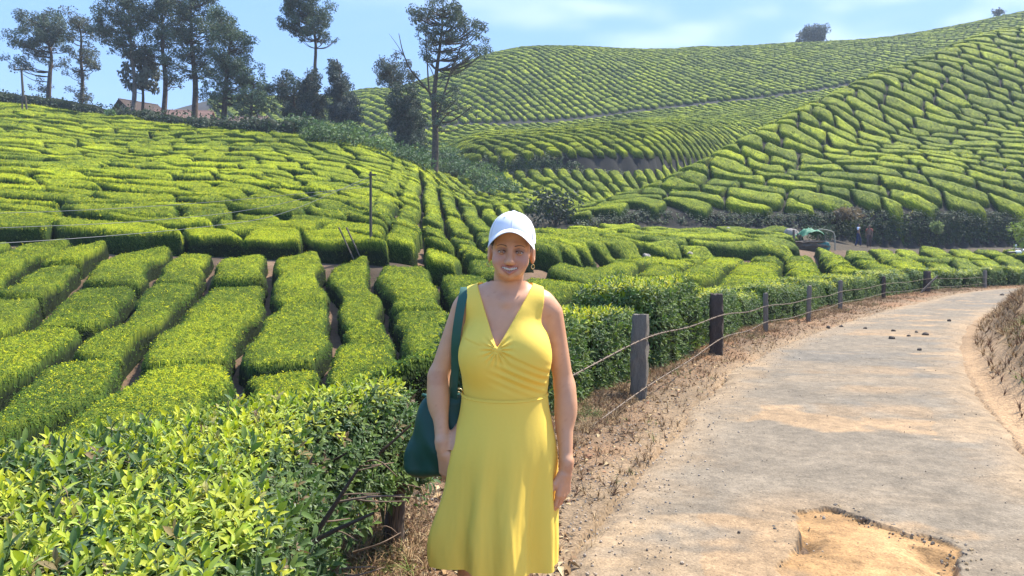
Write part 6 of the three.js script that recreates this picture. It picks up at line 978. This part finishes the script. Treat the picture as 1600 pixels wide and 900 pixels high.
// ------------------------------------------------------------------ two walkers in front of the far bank
function walker(label, col, d, shirtC, trouserC, hairC, stride, turn, tall) {
  const p = ground(col, d), t = thing('person', label, 'person', null, p); t.rotation.y = turn; t.scale.setScalar(tall);
  const skin = S({ color: rgb(0.20, 0.115, 0.075), roughness: 0.6 }), shirt = S({ color: rgb(...shirtC), roughness: 0.85 }), tr = S({ color: rgb(...trouserC), roughness: 0.85 }), hair = S({ color: rgb(...hairC), roughness: 0.8 });
  const A = [-1, 1].map((s) => ({ sh: [s * 0.17, 1.38, 0], el: [s * 0.23, 1.10, -0.02 - s * stride * 0.10], wr: [s * 0.21, 0.86, 0.10 - s * stride * 0.14] })), Lg = [-1, 1].map((s) => ({ hip: [s * 0.085, 0.88, 0], kn: [s * 0.085, 0.48, 0.06 + s * stride * 0.14], an: [s * 0.085, 0.08, -0.02 + s * stride * 0.26] }));
  const bodyF = (x, y, z) => { let d = ell(x, y, z, [0, 1.60, 0.01], [0.075, 0.11, 0.09]); d = smin(d, cap(x, y, z, [0, 1.40, 0], [0, 1.52, 0], 0.055, 0.05), 0.03); d = smin(d, ell(x, y, z, [0, 1.2, 0], [0.16, 0.24, 0.10]), 0.05); d = smin(d, ell(x, y, z, [0, 0.93, 0], [0.155, 0.14, 0.105]), 0.06); d = smin(d, ballD(x, y, z, [0, 1.585, 0.10], 0.016), 0.015); for (const s of [-1, 1]) d = smin(d, ballD(x, y, z, [s * 0.076, 1.59, 0], 0.02), 0.01);
    for (const a of A) { d = smin(d, cap(x, y, z, a.sh, a.el, 0.045, 0.036), 0.03); d = smin(d, cap(x, y, z, a.el, a.wr, 0.035, 0.025), 0.02); for (let f = 0; f < 5; f++) d = smin(d, cap(x, y, z, a.wr, [a.wr[0] + (f - 2) * 0.008, a.wr[1] - (f === 0 ? 0.09 : 0.15 + 0.01 * (f % 3)), a.wr[2] + (f - 2) * 0.014 + 0.02], 0.018, 0.008), 0.006); } for (const l of Lg) { d = smin(d, cap(x, y, z, l.hip, l.kn, 0.08, 0.055), 0.03); d = smin(d, cap(x, y, z, l.kn, l.an, 0.052, 0.036), 0.02); d = smin(d, cap(x, y, z, l.an, [l.an[0], 0.03, l.an[2] + 0.15], 0.036, 0.028), 0.02); } return d; };
  mesh('body', surfaceNets(bodyF, [-0.36, -0.02, -0.4], [0.36, 1.74, 0.45], 0.016), skin, t);
  const shirtF = (x, y, z) => { let d = ell(x, y, z, [0, 1.2, 0], [0.16, 0.24, 0.10]); d = smin(d, ell(x, y, z, [0, 0.95, 0], [0.16, 0.14, 0.11]), 0.06); d = smin(d, cap(x, y, z, [-0.14, 1.39, 0], [0.14, 1.39, 0], 0.055, 0.055), 0.04); for (const a of A) d = smin(d, cap(x, y, z, a.sh, a.el.map((v, i) => lerp(a.sh[i], v, 0.85)), 0.056, 0.052), 0.03); d -= 0.016; return Math.max(d, 0.86 - y, y - 1.46, -(Math.hypot(x, z) - 0.058 - Math.max(0, 1.44 - y))); };
  mesh('shirt', surfaceNets(shirtF, [-0.34, 0.8, -0.3], [0.34, 1.5, 0.3], 0.014), shirt, t);
  const trF = (x, y, z) => { let d = ell(x, y, z, [0, 0.92, 0], [0.16, 0.13, 0.11]); for (const l of Lg) { d = smin(d, cap(x, y, z, l.hip, l.kn, 0.09, 0.068), 0.03); d = smin(d, cap(x, y, z, l.kn, l.an, 0.068, 0.058), 0.02); } d -= 0.008; return Math.max(d, 0.09 - y, y - 1.0); };
  mesh('trousers', surfaceNets(trF, [-0.3, 0.04, -0.45], [0.3, 1.05, 0.45], 0.014), tr, t);
  mesh('hair', surfaceNets((x, y, z) => Math.max(ell(x, y, z, [0, 1.615, -0.008], [0.084, 0.11, 0.098]), z - 0.05 + (1.66 - y) * 0.6, 1.53 - y), [-0.1, 1.5, -0.12], [0.1, 1.75, 0.12], 0.012), hair, t);
}
walker('person in white shirt and dark blue trousers at the foot of the bank', 1340, 55.5, [0.72, 0.76, 0.85], [0.03, 0.045, 0.11], [0.02, 0.02, 0.025], 0.6, 0.9, 0.98);
walker('person in a rust red shirt walking just right of the one in white', 1357, 55, [0.38, 0.11, 0.07], [0.08, 0.05, 0.045], [0.05, 0.035, 0.03], -0.5, -0.5, 0.96);

{ let tris = 0, inst = 0; scene.traverse((o) => { if (!o.geometry) return; const n = (o.geometry.index ? o.geometry.index.count : o.geometry.attributes.position.count) / 3; if (o.isInstancedMesh) inst += o.count; else tris += n; }); console.log('triangles', Math.round(tris), 'copies', inst); }
renderer.render(scene, camera);
